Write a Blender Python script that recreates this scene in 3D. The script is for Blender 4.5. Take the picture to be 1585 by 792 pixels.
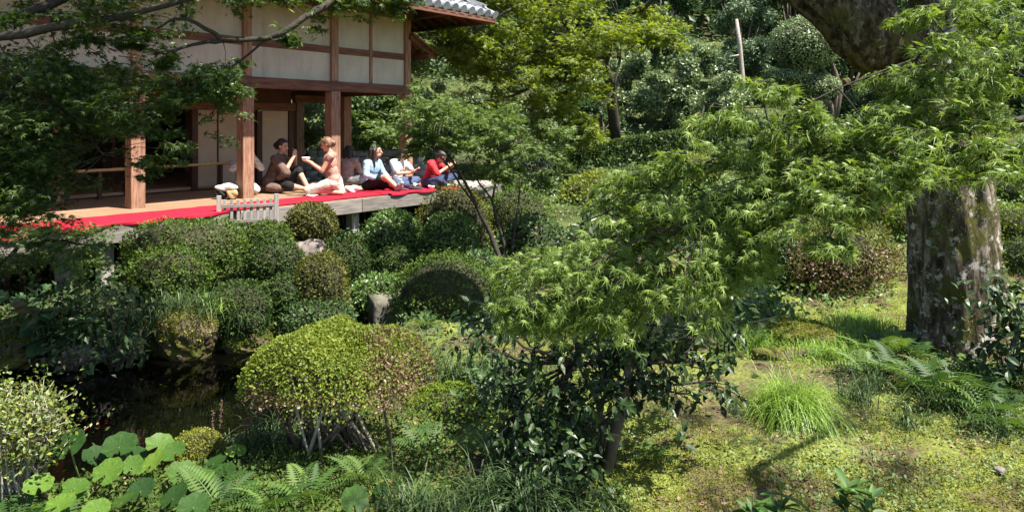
import bpy, bmesh, math, random
import numpy as np
from mathutils import Vector, Matrix
random.seed(5)
RG = np.random.default_rng(11)
for o in list(bpy.data.objects):
    bpy.data.objects.remove(o)
SC = bpy.context.scene
COL = SC.collection
# ------------------------------------------------------------------ camera, sky, sun, exposure
EYE = 2.36            # metres above the pond
FPX = 1100.0          # focal length in photo pixels (photo is 1585 wide)
cam = bpy.data.cameras.new('camera'); cam.sensor_width = 36.0
cam.lens = FPX / 1585 * 36.0
cam.shift_y = -204 / 1585
cam.clip_end = 2000; cam.clip_start = 0.05
camo = bpy.data.objects.new('camera', cam); COL.objects.link(camo)
camo.location = (0, 0, EYE); camo.rotation_euler = (math.radians(90), 0, 0)
SC.camera = camo
SUN_EL, SUN_AZ = math.radians(61), math.radians(117)      # azimuth clockwise from +Y
w = bpy.data.worlds.new('World'); SC.world = w; w.use_nodes = True
nt = w.node_tree
sky = nt.nodes.new('ShaderNodeTexSky'); sky.sky_type = 'NISHITA'; sky.sun_disc = False
sky.sun_elevation = SUN_EL; sky.sun_rotation = SUN_AZ; sky.altitude = 100
nt.nodes['Background'].inputs['Strength'].default_value = 0.075
nt.links.new(sky.outputs[0], nt.nodes['Background'].inputs['Color'])
sl = bpy.data.lights.new('sun', 'SUN'); sl.energy = 5.0; sl.angle = math.radians(0.5); sl.color = (1.0, 0.94, 0.84)
so = bpy.data.objects.new('sun', sl); COL.objects.link(so); so.location = (20, 0, 30)
tosun = Vector((math.sin(SUN_AZ)*math.cos(SUN_EL), math.cos(SUN_AZ)*math.cos(SUN_EL), math.sin(SUN_EL)))
so.rotation_euler = (-tosun).to_track_quat('-Z', 'Y').to_euler()
SC.view_settings.view_transform = 'Standard'; SC.view_settings.look = 'None'
SC.view_settings.exposure = 1.6; SC.view_settings.gamma = 1.0
SC.cycles.use_denoising = True
SC.cycles.max_bounces = 7; SC.cycles.diffuse_bounces = 4; SC.cycles.glossy_bounces = 3
SC.cycles.transmission_bounces = 4; SC.cycles.caustics_reflective = False; SC.cycles.caustics_refractive = False
SC.cycles.sample_clamp_indirect = 6

# ------------------------------------------------------------------ small helpers
def W(px, py, Y):
    return np.array([(px-792.5)/FPX*Y, Y, EYE-(py-192)/FPX*Y])
def tag(o, label=None, cat=None, group=None, kind=None):
    if label: o['label'] = label
    if cat: o['category'] = cat
    if group: o['group'] = group
    if kind: o['kind'] = kind
    return o
def empty(name, loc=(0,0,0), rz=0, label=None, cat=None, group=None):
    o = bpy.data.objects.new(name, None); COL.objects.link(o); o.empty_display_size = .1
    o.location = [float(v) for v in loc]; o.rotation_euler = (0,0,rz)
    return tag(o, label, cat, group)
def link(name, me, parent=None, loc=None, rz=None):
    o = bpy.data.objects.new(name, me); COL.objects.link(o)
    if parent is not None: o.parent = parent
    if loc is not None: o.location = [float(v) for v in loc]
    if rz is not None: o.rotation_euler = (0,0,rz)
    return o
def mesh_np(name, V, F, mat, rnd=None, smooth=False):
    """V (n,3), F (m,k) all of the same corner count"""
    me = bpy.data.meshes.new(name)
    V = np.ascontiguousarray(V, dtype=np.float32); F = np.ascontiguousarray(F, dtype=np.int32)
    m, k = F.shape
    me.vertices.add(len(V)); me.vertices.foreach_set('co', V.ravel())
    me.loops.add(m*k); me.loops.foreach_set('vertex_index', F.ravel())
    me.polygons.add(m); me.polygons.foreach_set('loop_start', np.arange(0, m*k, k, dtype=np.int32))
    me.polygons.foreach_set('use_smooth', np.full(m, smooth))
    if rnd is not None:
        a = me.attributes.new('rnd', 'FLOAT', 'FACE'); a.data.foreach_set('value', np.ascontiguousarray(rnd, dtype=np.float32))
    me.update(calc_edges=True)
    if mat: me.materials.append(mat)
    return me
class MB:
    """collects shapes of any corner count into one mesh"""
    def __init__(s): s.v = []; s.f = []
    def add(s, V, F):
        b = len(s.v); s.v += [tuple(map(float, p)) for p in V]; s.f += [[i+b for i in f] for f in F]; return s
    def box(s, x0, x1, y0, y1, z0, z1):
        return s.add([(x0,y0,z0),(x1,y0,z0),(x1,y1,z0),(x0,y1,z0),(x0,y0,z1),(x1,y0,z1),(x1,y1,z1),(x0,y1,z1)],
                     [(0,3,2,1),(4,5,6,7),(0,1,5,4),(1,2,6,5),(2,3,7,6),(3,0,4,7)])
    def tube(s, P, R, seg=8, noise=0, cap=True):
        P = [Vector([float(c) for c in p]) for p in P]; n = len(P); V = []; F = []
        ref = None
        for i in range(n):
            t = (P[min(i+1,n-1)]-P[max(i-1,0)]).normalized()
            if ref is None:
                ref = Vector((1,0,0)) if abs(t.x) < .8 else Vector((0,1,0))
            a = (ref - t*ref.dot(t)).normalized(); ref = a; b = t.cross(a)
            for k in range(seg):
                th = 2*math.pi*k/seg; r = R[i]*(1+noise*random.uniform(-1,1))
                V.append(P[i]+a*(r*math.cos(th))+b*(r*math.sin(th)))
        for i in range(n-1):
            for k in range(seg):
                k2 = (k+1) % seg
                F.append((i*seg+k, i*seg+k2, (i+1)*seg+k2, (i+1)*seg+k))
        if cap: F.append(tuple(range(seg))[::-1]); F.append(tuple((n-1)*seg+k for k in range(seg)))
        return s.add(V, F)
    def mesh(s, name, mat, smooth=False):
        me = bpy.data.meshes.new(name); me.from_pydata(s.v, [], s.f)
        if smooth: me.polygons.foreach_set('use_smooth', [True]*len(me.polygons))
        if mat: me.materials.append(mat)
        me.update(); return me
    def build(s, name, mat, parent=None, smooth=False, bevel=0):
        o = link(name, s.mesh(name, mat, smooth), parent)
        if bevel:
            b = o.modifiers.new('bevel', 'BEVEL'); b.width = bevel; b.segments = 2
        return o
def hash2(i, j, s):
    h = (i.astype(np.int64)*374761393 + j.astype(np.int64)*668265263 + s*1274126177) & 0x7fffffff
    h = ((h ^ (h >> 13))*1274126177) & 0x7fffffff
    return ((h ^ (h >> 16)) & 0xffff)/65535.0
def vnoise(x, y, s=0):
    x = np.asarray(x, float); y = np.asarray(y, float)
    i = np.floor(x); j = np.floor(y); fx = x-i; fy = y-j
    fx = fx*fx*(3-2*fx); fy = fy*fy*(3-2*fy)
    a = hash2(i,j,s); b = hash2(i+1,j,s); c = hash2(i,j+1,s); d = hash2(i+1,j+1,s)
    return (a*(1-fx)+b*fx)*(1-fy)+(c*(1-fx)+d*fx)*fy
def fbm(x, y, s=0, o=3):
    t = 0; a = 1.; n = 0
    for k in range(o):
        t = t+a*vnoise(np.asarray(x)*2**k, np.asarray(y)*2**k, s+k); n += a; a *= .5
    return t/n
def unit(a):
    return a/np.maximum(np.linalg.norm(a, axis=-1, keepdims=True), 1e-9)
def sstep(a, b, x):
    t = np.clip((x-a)/(b-a), 0, 1); return t*t*(3-2*t)

# ------------------------------------------------------------------ materials
def newmat(name):
    m = bpy.data.materials.new(name); m.use_nodes = True; m.node_tree.nodes.clear(); return m, m.node_tree.nodes, m.node_tree.links
def out(N, L, sh):
    o = N.new('ShaderNodeOutputMaterial'); L.new(sh, o.inputs['Surface']); return o
def c4(c): return (c[0], c[1], c[2], 1)
def ramp(N, stops):
    r = N.new('ShaderNodeValToRGB'); e = r.color_ramp.elements
    while len(e) < len(stops): e.new(.5)
    for k, (p, c) in enumerate(stops): e[k].position = p; e[k].color = c4(c)
    return r
def leaf_mat(name, cols, trans=.35, rough=.45, spec=.5, tcol=None, per_obj=False, mott=0, veins=False):
    m, N, L = newmat(name)
    if per_obj: a = N.new('ShaderNodeObjectInfo'); fac = a.outputs['Random']
    else: a = N.new('ShaderNodeAttribute'); a.attribute_name = 'rnd'; fac = a.outputs['Fac']
    n = len(cols); r = ramp(N, [(k/(n-1), c) for k, c in enumerate(cols)]); L.new(fac, r.inputs[0])
    colsock = r.outputs[0]
    if mott:
        nz = N.new('ShaderNodeTexNoise'); nz.inputs['Scale'].default_value = mott
        tc = N.new('ShaderNodeTexCoord'); L.new(tc.outputs['Object'], nz.inputs['Vector'])
        mr = N.new('ShaderNodeMapRange'); mr.inputs[1].default_value = .3; mr.inputs[2].default_value = .7; mr.inputs[3].default_value = .75; mr.inputs[4].default_value = 1.2
        L.new(nz.outputs['Fac'], mr.inputs[0])
        hs = N.new('ShaderNodeHueSaturation'); L.new(colsock, hs.inputs['Color']); L.new(mr.outputs[0], hs.inputs['Value']); colsock = hs.outputs[0]
    if veins:
        sx = N.new('ShaderNodeSeparateXYZ'); tc2 = N.new('ShaderNodeTexCoord'); L.new(tc2.outputs['Object'], sx.inputs[0])
        at = N.new('ShaderNodeMath'); at.operation = 'ARCTAN2'; L.new(sx.outputs['X'], at.inputs[0]); L.new(sx.outputs['Y'], at.inputs[1])
        ml = N.new('ShaderNodeMath'); ml.operation = 'MULTIPLY'; ml.inputs[1].default_value = 10; L.new(at.outputs[0], ml.inputs[0])
        cs = N.new('ShaderNodeMath'); cs.operation = 'COSINE'; L.new(ml.outputs[0], cs.inputs[0])
        m3 = N.new('ShaderNodeMapRange'); m3.inputs[1].default_value = .8; m3.inputs[2].default_value = 1; m3.inputs[3].default_value = 1; m3.inputs[4].default_value = 1.25; L.new(cs.outputs[0], m3.inputs[0])
        h2 = N.new('ShaderNodeHueSaturation'); L.new(colsock, h2.inputs['Color']); L.new(m3.outputs[0], h2.inputs['Value']); colsock = h2.outputs[0]
    p = N.new('ShaderNodeBsdfPrincipled'); L.new(colsock, p.inputs['Base Color'])
    p.inputs['Roughness'].default_value = rough; p.inputs['Specular IOR Level'].default_value = spec
    t = N.new('ShaderNodeBsdfTranslucent')
    h = N.new('ShaderNodeHueSaturation'); h.inputs['Hue'].default_value = .485; h.inputs['Saturation'].default_value = 1.15; h.inputs['Value'].default_value = 1.5
    L.new(colsock, h.inputs['Color']); L.new(h.outputs[0], t.inputs['Color'])
    x = N.new('ShaderNodeMixShader'); x.inputs[0].default_value = trans
    L.new(p.outputs[0], x.inputs[1]); L.new(t.outputs[0], x.inputs[2]); out(N, L, x.outputs[0])
    return m
def solid_mat(name, c1, c2, scale=6, rough=.8, bump=.3, vec=(1,1,1), spec=.3, detail=5, stops=None, coord='Object', randv=0, bdist=.02):
    m, N, L = newmat(name)
    tc = N.new('ShaderNodeTexCoord'); mp = N.new('ShaderNodeMapping'); mp.inputs['Scale'].default_value = vec
    L.new(tc.outputs[coord], mp.inputs[0])
    nz = N.new('ShaderNodeTexNoise'); nz.inputs['Scale'].default_value = scale; nz.inputs['Detail'].default_value = detail
    nz.inputs['Roughness'].default_value = .65; L.new(mp.outputs[0], nz.inputs['Vector'])
    r = ramp(N, stops or [(.3, c1), (.7, c2)]); L.new(nz.outputs['Fac'], r.inputs[0]); cs = r.outputs[0]
    if randv:
        oi = N.new('ShaderNodeObjectInfo'); mr = N.new('ShaderNodeMapRange'); mr.inputs[3].default_value = 1-randv; mr.inputs[4].default_value = 1+randv
        L.new(oi.outputs['Random'], mr.inputs[0]); hs = N.new('ShaderNodeHueSaturation'); L.new(cs, hs.inputs['Color']); L.new(mr.outputs[0], hs.inputs['Value']); cs = hs.outputs[0]
    p = N.new('ShaderNodeBsdfPrincipled'); L.new(cs, p.inputs['Base Color']); p.inputs['Roughness'].default_value = rough
    p.inputs['Specular IOR Level'].default_value = spec
    if bump:
        b = N.new('ShaderNodeBump'); b.inputs['Strength'].default_value = bump; b.inputs['Distance'].default_value = bdist
        L.new(nz.outputs['Fac'], b.inputs['Height']); L.new(b.outputs[0], p.inputs['Normal'])
    out(N, L, p.outputs[0]); return m
M = {}
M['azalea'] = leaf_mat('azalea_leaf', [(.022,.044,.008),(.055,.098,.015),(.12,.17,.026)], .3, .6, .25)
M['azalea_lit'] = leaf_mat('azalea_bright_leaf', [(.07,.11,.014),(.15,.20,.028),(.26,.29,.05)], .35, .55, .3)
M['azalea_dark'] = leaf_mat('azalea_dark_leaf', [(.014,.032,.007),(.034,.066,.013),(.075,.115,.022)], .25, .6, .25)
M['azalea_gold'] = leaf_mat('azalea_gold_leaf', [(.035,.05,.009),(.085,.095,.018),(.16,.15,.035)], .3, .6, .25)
M['brown_tip'] = leaf_mat('azalea_brown_tip', [(.12,.07,.05),(.20,.12,.08),(.16,.15,.05)], .25)
M['moss_leaf'] = leaf_mat('moss_leaf', [(.05,.09,.01),(.10,.16,.015),(.17,.21,.02)], .3, .7, .2)
M['mossy'] = leaf_mat('yellow_moss_leaf', [(.08,.10,.014),(.165,.185,.028),(.28,.28,.06)], .3, .7, .2)
M['cover'] = leaf_mat('cover_leaf', [(.08,.13,.04),(.18,.25,.09),(.32,.36,.18)], .3, .6, .3)
M['litter'] = leaf_mat('litter_leaf', [(.10,.06,.03),(.22,.14,.08),(.35,.28,.20)], .1, .7, .3)
M['greygreen'] = leaf_mat('greygreen_leaf', [(.065,.104,.039),(.156,.215,.091),(.299,.364,.182)], .25, .4)
M['midgreen'] = leaf_mat('midgreen_leaf', [(.039,.078,.019),(.091,.163,.039),(.169,.260,.065)], .3, .45)
M['forest'] = leaf_mat('forest_leaf', [(.021,.045,.015),(.053,.098,.030),(.113,.172,.060)], .25, .5, .3)
M['pine'] = leaf_mat('pine_needle', [(.026,.055,.023),(.065,.114,.047),(.130,.195,.085)], .2, .5)
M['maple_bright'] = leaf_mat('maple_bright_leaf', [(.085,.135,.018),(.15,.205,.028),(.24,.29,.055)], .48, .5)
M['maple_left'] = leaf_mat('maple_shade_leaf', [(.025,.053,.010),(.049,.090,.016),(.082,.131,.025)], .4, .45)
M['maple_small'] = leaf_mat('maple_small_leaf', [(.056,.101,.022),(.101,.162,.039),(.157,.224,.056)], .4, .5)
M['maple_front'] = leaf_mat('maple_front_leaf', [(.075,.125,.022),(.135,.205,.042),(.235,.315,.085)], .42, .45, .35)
M['maple_front_o'] = leaf_mat('maple_front_leaf_single', [(.075,.125,.022),(.135,.205,.042),(.235,.315,.085)], .42, .45, .35, per_obj=True)
M['camellia'] = leaf_mat('camellia_leaf', [(.012,.028,.007),(.024,.05,.012),(.045,.08,.018)], .15, .42, .35)
M['camellia_o'] = leaf_mat('camellia_leaf_single', [(.012,.028,.007),(.024,.05,.012),(.045,.08,.018)], .15, .42, .35, per_obj=True)
M['butterbur'] = leaf_mat('round_leaf', [(.022,.055,.014),(.032,.075,.016),(.07,.14,.022),(.15,.25,.035)], .38, .42, .3, per_obj=True, mott=7, veins=True)
M['hosta'] = leaf_mat('broad_leaf', [(.02,.05,.02),(.04,.085,.035),(.06,.12,.04)], .2, .35, .5, per_obj=True, mott=9)
M['hosta_pale'] = leaf_mat('pale_leaf', [(.03,.065,.022),(.06,.105,.035),(.12,.165,.065)], .3, .5, .3)
M['fern'] = leaf_mat('fern_leaf', [(.03,.07,.016),(.06,.12,.025),(.12,.19,.045)], .35, .55, .25, per_obj=True)
M['liriope'] = leaf_mat('liriope_blade', [(.022,.045,.014),(.045,.085,.026),(.11,.15,.06)], .25, .45, .3)
M['grass'] = leaf_mat('fine_grass', [(.11,.20,.02),(.19,.31,.05),(.30,.42,.10)], .4, .45, .4)
M['aucuba'] = leaf_mat('aucuba_leaf', [(.03,.075,.018),(.06,.125,.03),(.10,.18,.045)], .3, .5, .3, per_obj=True)
M['twig'] = solid_mat('twig', (.05,.035,.025), (.13,.10,.075), 30, .9, .3)
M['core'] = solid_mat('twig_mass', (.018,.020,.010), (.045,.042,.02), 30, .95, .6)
M['palewood'] = solid_mat('pale_stem', (.22,.19,.15), (.42,.38,.32), 20, .9, .3)
M['branch'] = solid_mat('dark_branch', (.02,.017,.013), (.06,.05,.04), 25, .85, .5)
M['bark'] = solid_mat('bark', (.05,.04,.03), (.16,.13,.10), 12, .9, .6, (1,1,.35))
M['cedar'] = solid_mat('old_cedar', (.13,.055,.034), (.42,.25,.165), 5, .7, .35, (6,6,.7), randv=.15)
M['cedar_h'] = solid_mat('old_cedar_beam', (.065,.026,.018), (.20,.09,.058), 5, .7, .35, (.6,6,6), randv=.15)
M['darkwood'] = solid_mat('dark_wood', (.045,.020,.012), (.09,.04,.025), 5, .6, .15, (4,4,.8))
M['plank'] = solid_mat('floor_plank', (.19,.115,.07), (.34,.22,.14), 4, .5, .1, (.5,8,8), randv=.18)
M['greywood'] = solid_mat('weathered_wood', (.10,.088,.078), (.25,.225,.205), 5, .85, .3, (.7,9,9), randv=.15)
M['greywood_v'] = solid_mat('weathered_picket', (.17,.155,.14), (.36,.335,.32), 6, .85, .3, (8,8,.8), randv=.15)
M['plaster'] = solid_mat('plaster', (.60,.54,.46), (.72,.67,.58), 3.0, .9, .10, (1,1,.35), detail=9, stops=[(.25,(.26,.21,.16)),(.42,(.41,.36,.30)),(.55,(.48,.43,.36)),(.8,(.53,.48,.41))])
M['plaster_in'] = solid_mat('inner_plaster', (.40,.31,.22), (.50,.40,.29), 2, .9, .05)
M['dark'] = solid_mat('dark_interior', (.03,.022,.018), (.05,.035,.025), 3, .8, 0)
M['paper'] = solid_mat('shoji_paper', (.75,.75,.74), (.85,.85,.84), 3, .9, 0)
M['bamboo'] = solid_mat('bamboo', (.42,.26,.09), (.58,.40,.17), 6, .4, .1, (.5,4,4))
M['tile'] = solid_mat('roof_tile', (.16,.17,.19), (.34,.35,.38), 9, .35, .1, spec=.6, randv=.2)
M['felt'] = solid_mat('red_felt', (.29,.010,.024), (.42,.018,.038), 11, .95, .25, spec=.1)
M['stone'] = solid_mat('stone', (.14,.125,.11), (.36,.33,.30), 7, .85, .6)
M['pinkstone'] = solid_mat('pink_stone', (.10,.083,.075), (.23,.195,.175), 9, .85, .6)
M['greystone'] = solid_mat('wall_stone', (.28,.285,.275), (.55,.55,.53), 7, .85, .6, randv=.25)
M['mossrock'] = solid_mat('mossy_stone', (.1,.1,.02), (.2,.18,.1), 5, .9, .8, stops=[(.30,(.03,.045,.008)),(.46,(.09,.085,.012)),(.56,(.07,.05,.03)),(.75,(.13,.10,.07))])
M['blockstone'] = solid_mat('block_stone', (.1,.1,.1), (.2,.2,.2), 6, .9, .8, stops=[(.30,(.035,.045,.012)),(.48,(.09,.085,.06)),(.70,(.20,.185,.16))])
# ------------------------------------------------------------------ ground, pond
POND = np.array([(-14,3.9),(-4.2,4.1),(-3.0,4.4),(-2.3,4.62),(-1.85,4.85),(-1.35,5.6),(-1.15,6.4),(-1.2,7.6),(-1.75,8.3),(-2.2,7.75),(-3.1,7.55),(-4.2,7.15),(-6,6.9),(-14,6.6)], float)
def pond_d(x, y):
    """signed distance, positive inside the pond"""
    x = np.asarray(x, float); y = np.asarray(y, float)
    d = np.full(x.shape, 1e9); ins = np.zeros(x.shape, bool)
    for a, b in zip(POND, np.roll(POND, -1, 0)):
        e = b-a; t = np.clip(((x-a[0])*e[0]+(y-a[1])*e[1])/(e@e), 0, 1)
        d = np.minimum(d, np.hypot(x-a[0]-t*e[0], y-a[1]-t*e[1]))
        c = ((a[1] > y) != (b[1] > y)) & (x < (b[0]-a[0])*(y-a[1])/((b[1]-a[1]) if b[1] != a[1] else 1e-9)+a[0])
        ins ^= c
    return np.where(ins, d, -d)
def gz(x, y):
    x = np.asarray(x, float); y = np.asarray(y, float)
    z = .36+.10*(fbm(x*1.3, y*1.3, 3)-.5)+.05*(fbm(x*5, y*5, 9)-.5)
    z = z+.075*np.clip(y-8.5, 0, 12.5)
    hill = np.clip(y-21, 0, None)
    z = z+.40*np.minimum(hill, 30)+.05*np.clip(hill-30, 0, 60)
    z = z+.22*np.clip(x-3.6, 0, 5)*sstep(6.2, 8.5, y)*(1-sstep(18, 24, y))
    d = pond_d(x, y)
    z = z-.22*sstep(-.9, -.05, d)*(1-sstep(6, 6.8, y))-.75*sstep(-.12, .35, d)
    return z
def gzs(x, y): return float(gz(np.array([x]), np.array([y]))[0])
def axis(segs):
    a = []
    for s, e, st in segs: a += list(np.arange(s, e, st))
    return np.array(a+[segs[-1][1]])
xs = axis([(-600,-60,60),(-60,-16,4),(-16,-6,.4),(-6,5,.055),(5,9,.16),(9,20,.6),(20,60,4),(60,600,60)])
ys = axis([(-600,-60,60),(-60,-6,6),(-6,2.6,.5),(2.6,9,.055),(9,14,.16),(14,30,.6),(30,60,3),(60,900,70)])
XX, YY = np.meshgrid(xs, ys); ZZ = gz(XX, YY)
fine = sstep(-1.2, -.2, XX)*(1-sstep(7, 9, YY))*sstep(2.5, 3, YY)
ZZ = ZZ+fine*.075*(fbm(XX*9, YY*9, 21)-.5)
V = np.stack([XX, YY, ZZ], -1).reshape(-1, 3); nx, ny = len(xs), len(ys)
ii = np.arange(nx*ny).reshape(ny, nx)
F = np.stack([ii[:-1,:-1], ii[:-1,1:], ii[1:,1:], ii[1:,:-1]], -1).reshape(-1, 4)
def ground_material():
    m, N, L = newmat('mossy_ground')
    g = N.new('ShaderNodeNewGeometry')
    n1 = N.new('ShaderNodeTexNoise'); n1.inputs['Scale'].default_value = 2.2; n1.inputs['Detail'].default_value = 6; n1.inputs['Roughness'].default_value = .65
    n2 = N.new('ShaderNodeTexNoise'); n2.inputs['Scale'].default_value = 45; n2.inputs['Detail'].default_value = 4
    n3 = N.new('ShaderNodeTexNoise'); n3.inputs['Scale'].default_value = .9; n3.inputs['Detail'].default_value = 3
    for n in (n1, n2, n3): L.new(g.outputs['Position'], n.inputs['Vector'])
    r1 = ramp(N, [(.34,(.07,.05,.032)),(.44,(.12,.10,.05)),(.52,(.15,.175,.038)),(.68,(.23,.265,.06))]); L.new(n1.outputs['Fac'], r1.inputs[0])
    r2 = ramp(N, [(.3,(.45,.45,.45)),(.7,(1.15,1.15,1.1))]); L.new(n2.outputs['Fac'], r2.inputs[0])
    mx = N.new('ShaderNodeMixRGB'); mx.blend_type = 'MULTIPLY'; mx.inputs[0].default_value = 1
    L.new(r1.outputs[0], mx.inputs[1]); L.new(r2.outputs[0], mx.inputs[2])
    # woodland soil away from the moss lawn
    sx = N.new('ShaderNodeSeparateXYZ'); L.new(g.outputs['Position'], sx.inputs[0])
    a = N.new('ShaderNodeMapRange'); a.inputs[1].default_value = 8; a.inputs[2].default_value = 12; L.new(sx.outputs['Y'], a.inputs[0])
    b = N.new('ShaderNodeMapRange'); b.inputs[1].default_value = -.3; b.inputs[2].default_value = -1.5; L.new(sx.outputs['X'], b.inputs[0])
    mm = N.new('ShaderNodeMath'); mm.operation = 'MAXIMUM'; L.new(a.outputs[0], mm.inputs[0]); L.new(b.outputs[0], mm.inputs[1])
    r3 = ramp(N, [(.35,(.035,.032,.015)),(.5,(.055,.07,.02)),(.65,(.09,.115,.03))]); L.new(n3.outputs['Fac'], r3.inputs[0])
    m2 = N.new('ShaderNodeMixRGB'); L.new(mm.outputs[0], m2.inputs[0]); L.new(mx.outputs[0], m2.inputs[1]); L.new(r3.outputs[0], m2.inputs[2])
    p = N.new('ShaderNodeBsdfPrincipled'); p.inputs['Roughness'].default_value = .95; p.inputs['Specular IOR Level'].default_value = .15
    L.new(m2.outputs[0], p.inputs['Base Color'])
    bp = N.new('ShaderNodeBump'); bp.inputs['Strength'].default_value = .9; bp.inputs['Distance'].default_value = .02
    L.new(n2.outputs['Fac'], bp.inputs['Height']); L.new(bp.outputs[0], p.inputs['Normal'])
    out(N, L, p.outputs[0]); return m
tag(link('ground', mesh_np('ground', V, F, ground_material(), smooth=True)), 'uneven garden ground of moss, soil and hillside', kind='structure')
def water_material():
    m, N, L = newmat('pond_water')
    g = N.new('ShaderNodeNewGeometry'); mp = N.new('ShaderNodeMapping'); mp.inputs['Scale'].default_value = (1.2, 3.2, 1); L.new(g.outputs['Position'], mp.inputs[0])
    n = N.new('ShaderNodeTexNoise'); n.inputs['Scale'].default_value = 2.5; n.inputs['Detail'].default_value = 2; L.new(mp.outputs[0], n.inputs['Vector'])
    b = N.new('ShaderNodeBump'); b.inputs['Strength'].default_value = .025; b.inputs['Distance'].default_value = .05; L.new(n.outputs['Fac'], b.inputs['Height'])
    p = N.new('ShaderNodeBsdfPrincipled'); p.inputs['Base Color'].default_value = (.0012,.0013,.0008,1); p.inputs['Roughness'].default_value = .02
    p.inputs['IOR'].default_value = 1.33; p.inputs['Specular IOR Level'].default_value = .5; L.new(b.outputs[0], p.inputs['Normal'])
    out(N, L, p.outputs[0]); return m
mb = MB(); mb.add([(-16,3.6,0),(-.6,3.6,0),(-.6,9.2,0),(-16,9.2,0)], [(0,1,2,3)])
tag(mb.build('pond_water', water_material()), 'dark still pond reflecting the veranda', kind='structure')

# ------------------------------------------------------------------ leaves
LEAF = (np.array([(0,0,0),(.30,.5,.07),(0,1,0),(-.30,.5,.07)]), np.array([(0,1,2),(0,2,3)]))
NARROW = (np.array([(0,0,0),(.15,.5,.03),(0,1,-.05),(-.15,.5,.03)]), np.array([(0,1,2),(0,2,3)]))
NARROW2 = (np.array([(0,0,0),(.2,.4,.05),(0,1,-.12),(-.2,.4,.05)]), np.array([(0,1,2),(0,2,3)]))
OVAL = (np.array([(0,0,0),(.2,.25,.05),(.24,.55,.06),(0,1,-.10),(-.24,.55,.06),(-.2,.25,.05),(0,.5,-.02)]),
        np.array([(0,1,6),(1,2,6),(2,3,6),(3,4,6),(4,5,6),(5,0,6)]))
def star(lobes, inner, c=.22):
    pts = [(0, c, 0)]
    n = len(lobes)
    for k, (ang, ln) in enumerate(lobes):
        a = math.radians(ang)
        if k == 0: pts.append((0.0, 0, 0))
        pts.append((ln*math.sin(a), c+ln*math.cos(a), -.16*ln))
        if k < n-1:
            a2 = math.radians((ang+lobes[k+1][0])/2); pts.append((inner*math.sin(a2), c+inner*math.cos(a2), .02))
    m = len(pts)-1
    return np.array(pts), np.array([(0, k, k % m+1) for k in range(1, m+1)])[:, [0,2,1]]
MAPLE = star([(-120,.36),(-78,.62),(-38,.76),(0,.82),(38,.76),(78,.62),(120,.36)], .13)
MAPLE5 = star([(-95,.5),(-48,.70),(0,.80),(48,.70),(95,.5)], .20)
def inst(tm, pos, yd, nz, size):
    tv, tf = tm; n = len(pos)
    y = unit(yd); x = unit(np.cross(y, nz)); z = np.cross(x, y)
    size = np.broadcast_to(np.asarray(size, float), (n,))[:, None, None]
    V = pos[:, None]+size*(tv[None,:,0:1]*x[:,None]+tv[None,:,1:2]*y[:,None]+tv[None,:,2:3]*z[:,None])
    F = tf[None]+(np.arange(n)*len(tv))[:, None, None]
    return V.reshape(-1, 3), F.reshape(-1, 3), len(tf)
def leaf_obj(name, tm, pos, yd, nz, size, mat, parent=None, rnd=None):
    V, F, k = inst(tm, pos, yd, nz, size)
    r = RG.random(len(pos)) if rnd is None else rnd
    return link(name, mesh_np(name, V, F, mat, np.repeat(r, k)), parent)
def rdir(n): return unit(RG.normal(size=(n, 3)))
def lump(d, s=0):
    """smooth lumpy function of direction, about 0..1"""
    return .5+.25*(np.sin(d[:,0]*5.1+d[:,2]*3.7+s)+np.sin(d[:,1]*6.3-d[:,0]*4.1+2.1*s))
CSPH = None
def core_mesh(name, c, r, mat, seed=0, sq=2.0, flat=None):
    bm = bmesh.new(); bmesh.ops.create_icosphere(bm, subdivisions=3, radius=1)
    P = np.array([v.co[:] for v in bm.verts]); F = np.array([[v.index for v in f.verts] for f in bm.faces]); bm.free()
    P = shape(P, sq)*(1+.10*(lump(P, seed)-.5))[:, None]*np.array(r)+np.array(c)
    if flat is not None: P[:,2] = np.maximum(P[:,2], flat)
    return mesh_np(name, P, F, mat, smooth=True)
def shape(d, sq):
    """superellipsoid direction -> surface point (sq 2 = ellipsoid, larger = boxier)"""
    if sq == 2: return d
    k = (np.abs(d)**sq).sum(1)**(-1.0/sq)
    return d*k[:, None]
def shell(c, r, n, seed, depth=.16, sq=2.0, zmin=-.6, bump=.10):
    d = rdir(int(n*1.6)); d = d[d[:,2] > zmin][:n]
    k = (1+bump*(lump(d, seed)-.5))*(1-depth*RG.random(len(d))**1.7)
    f = 9
    fine = vnoise(d[:,0]*f+d[:,2]*4+seed*7.1, d[:,1]*f+d[:,2]*5, seed & 63)
    k = k*(1+.14*(fine-.5)); spr = RG.random(len(d)) < .05; k = k+spr*.10*RG.random(len(d))
    P = shape(d, sq)*k[:, None]*np.array(r)+np.array(c)
    return P, unit(d/np.array(r)), fine
SEED = [1]
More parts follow.
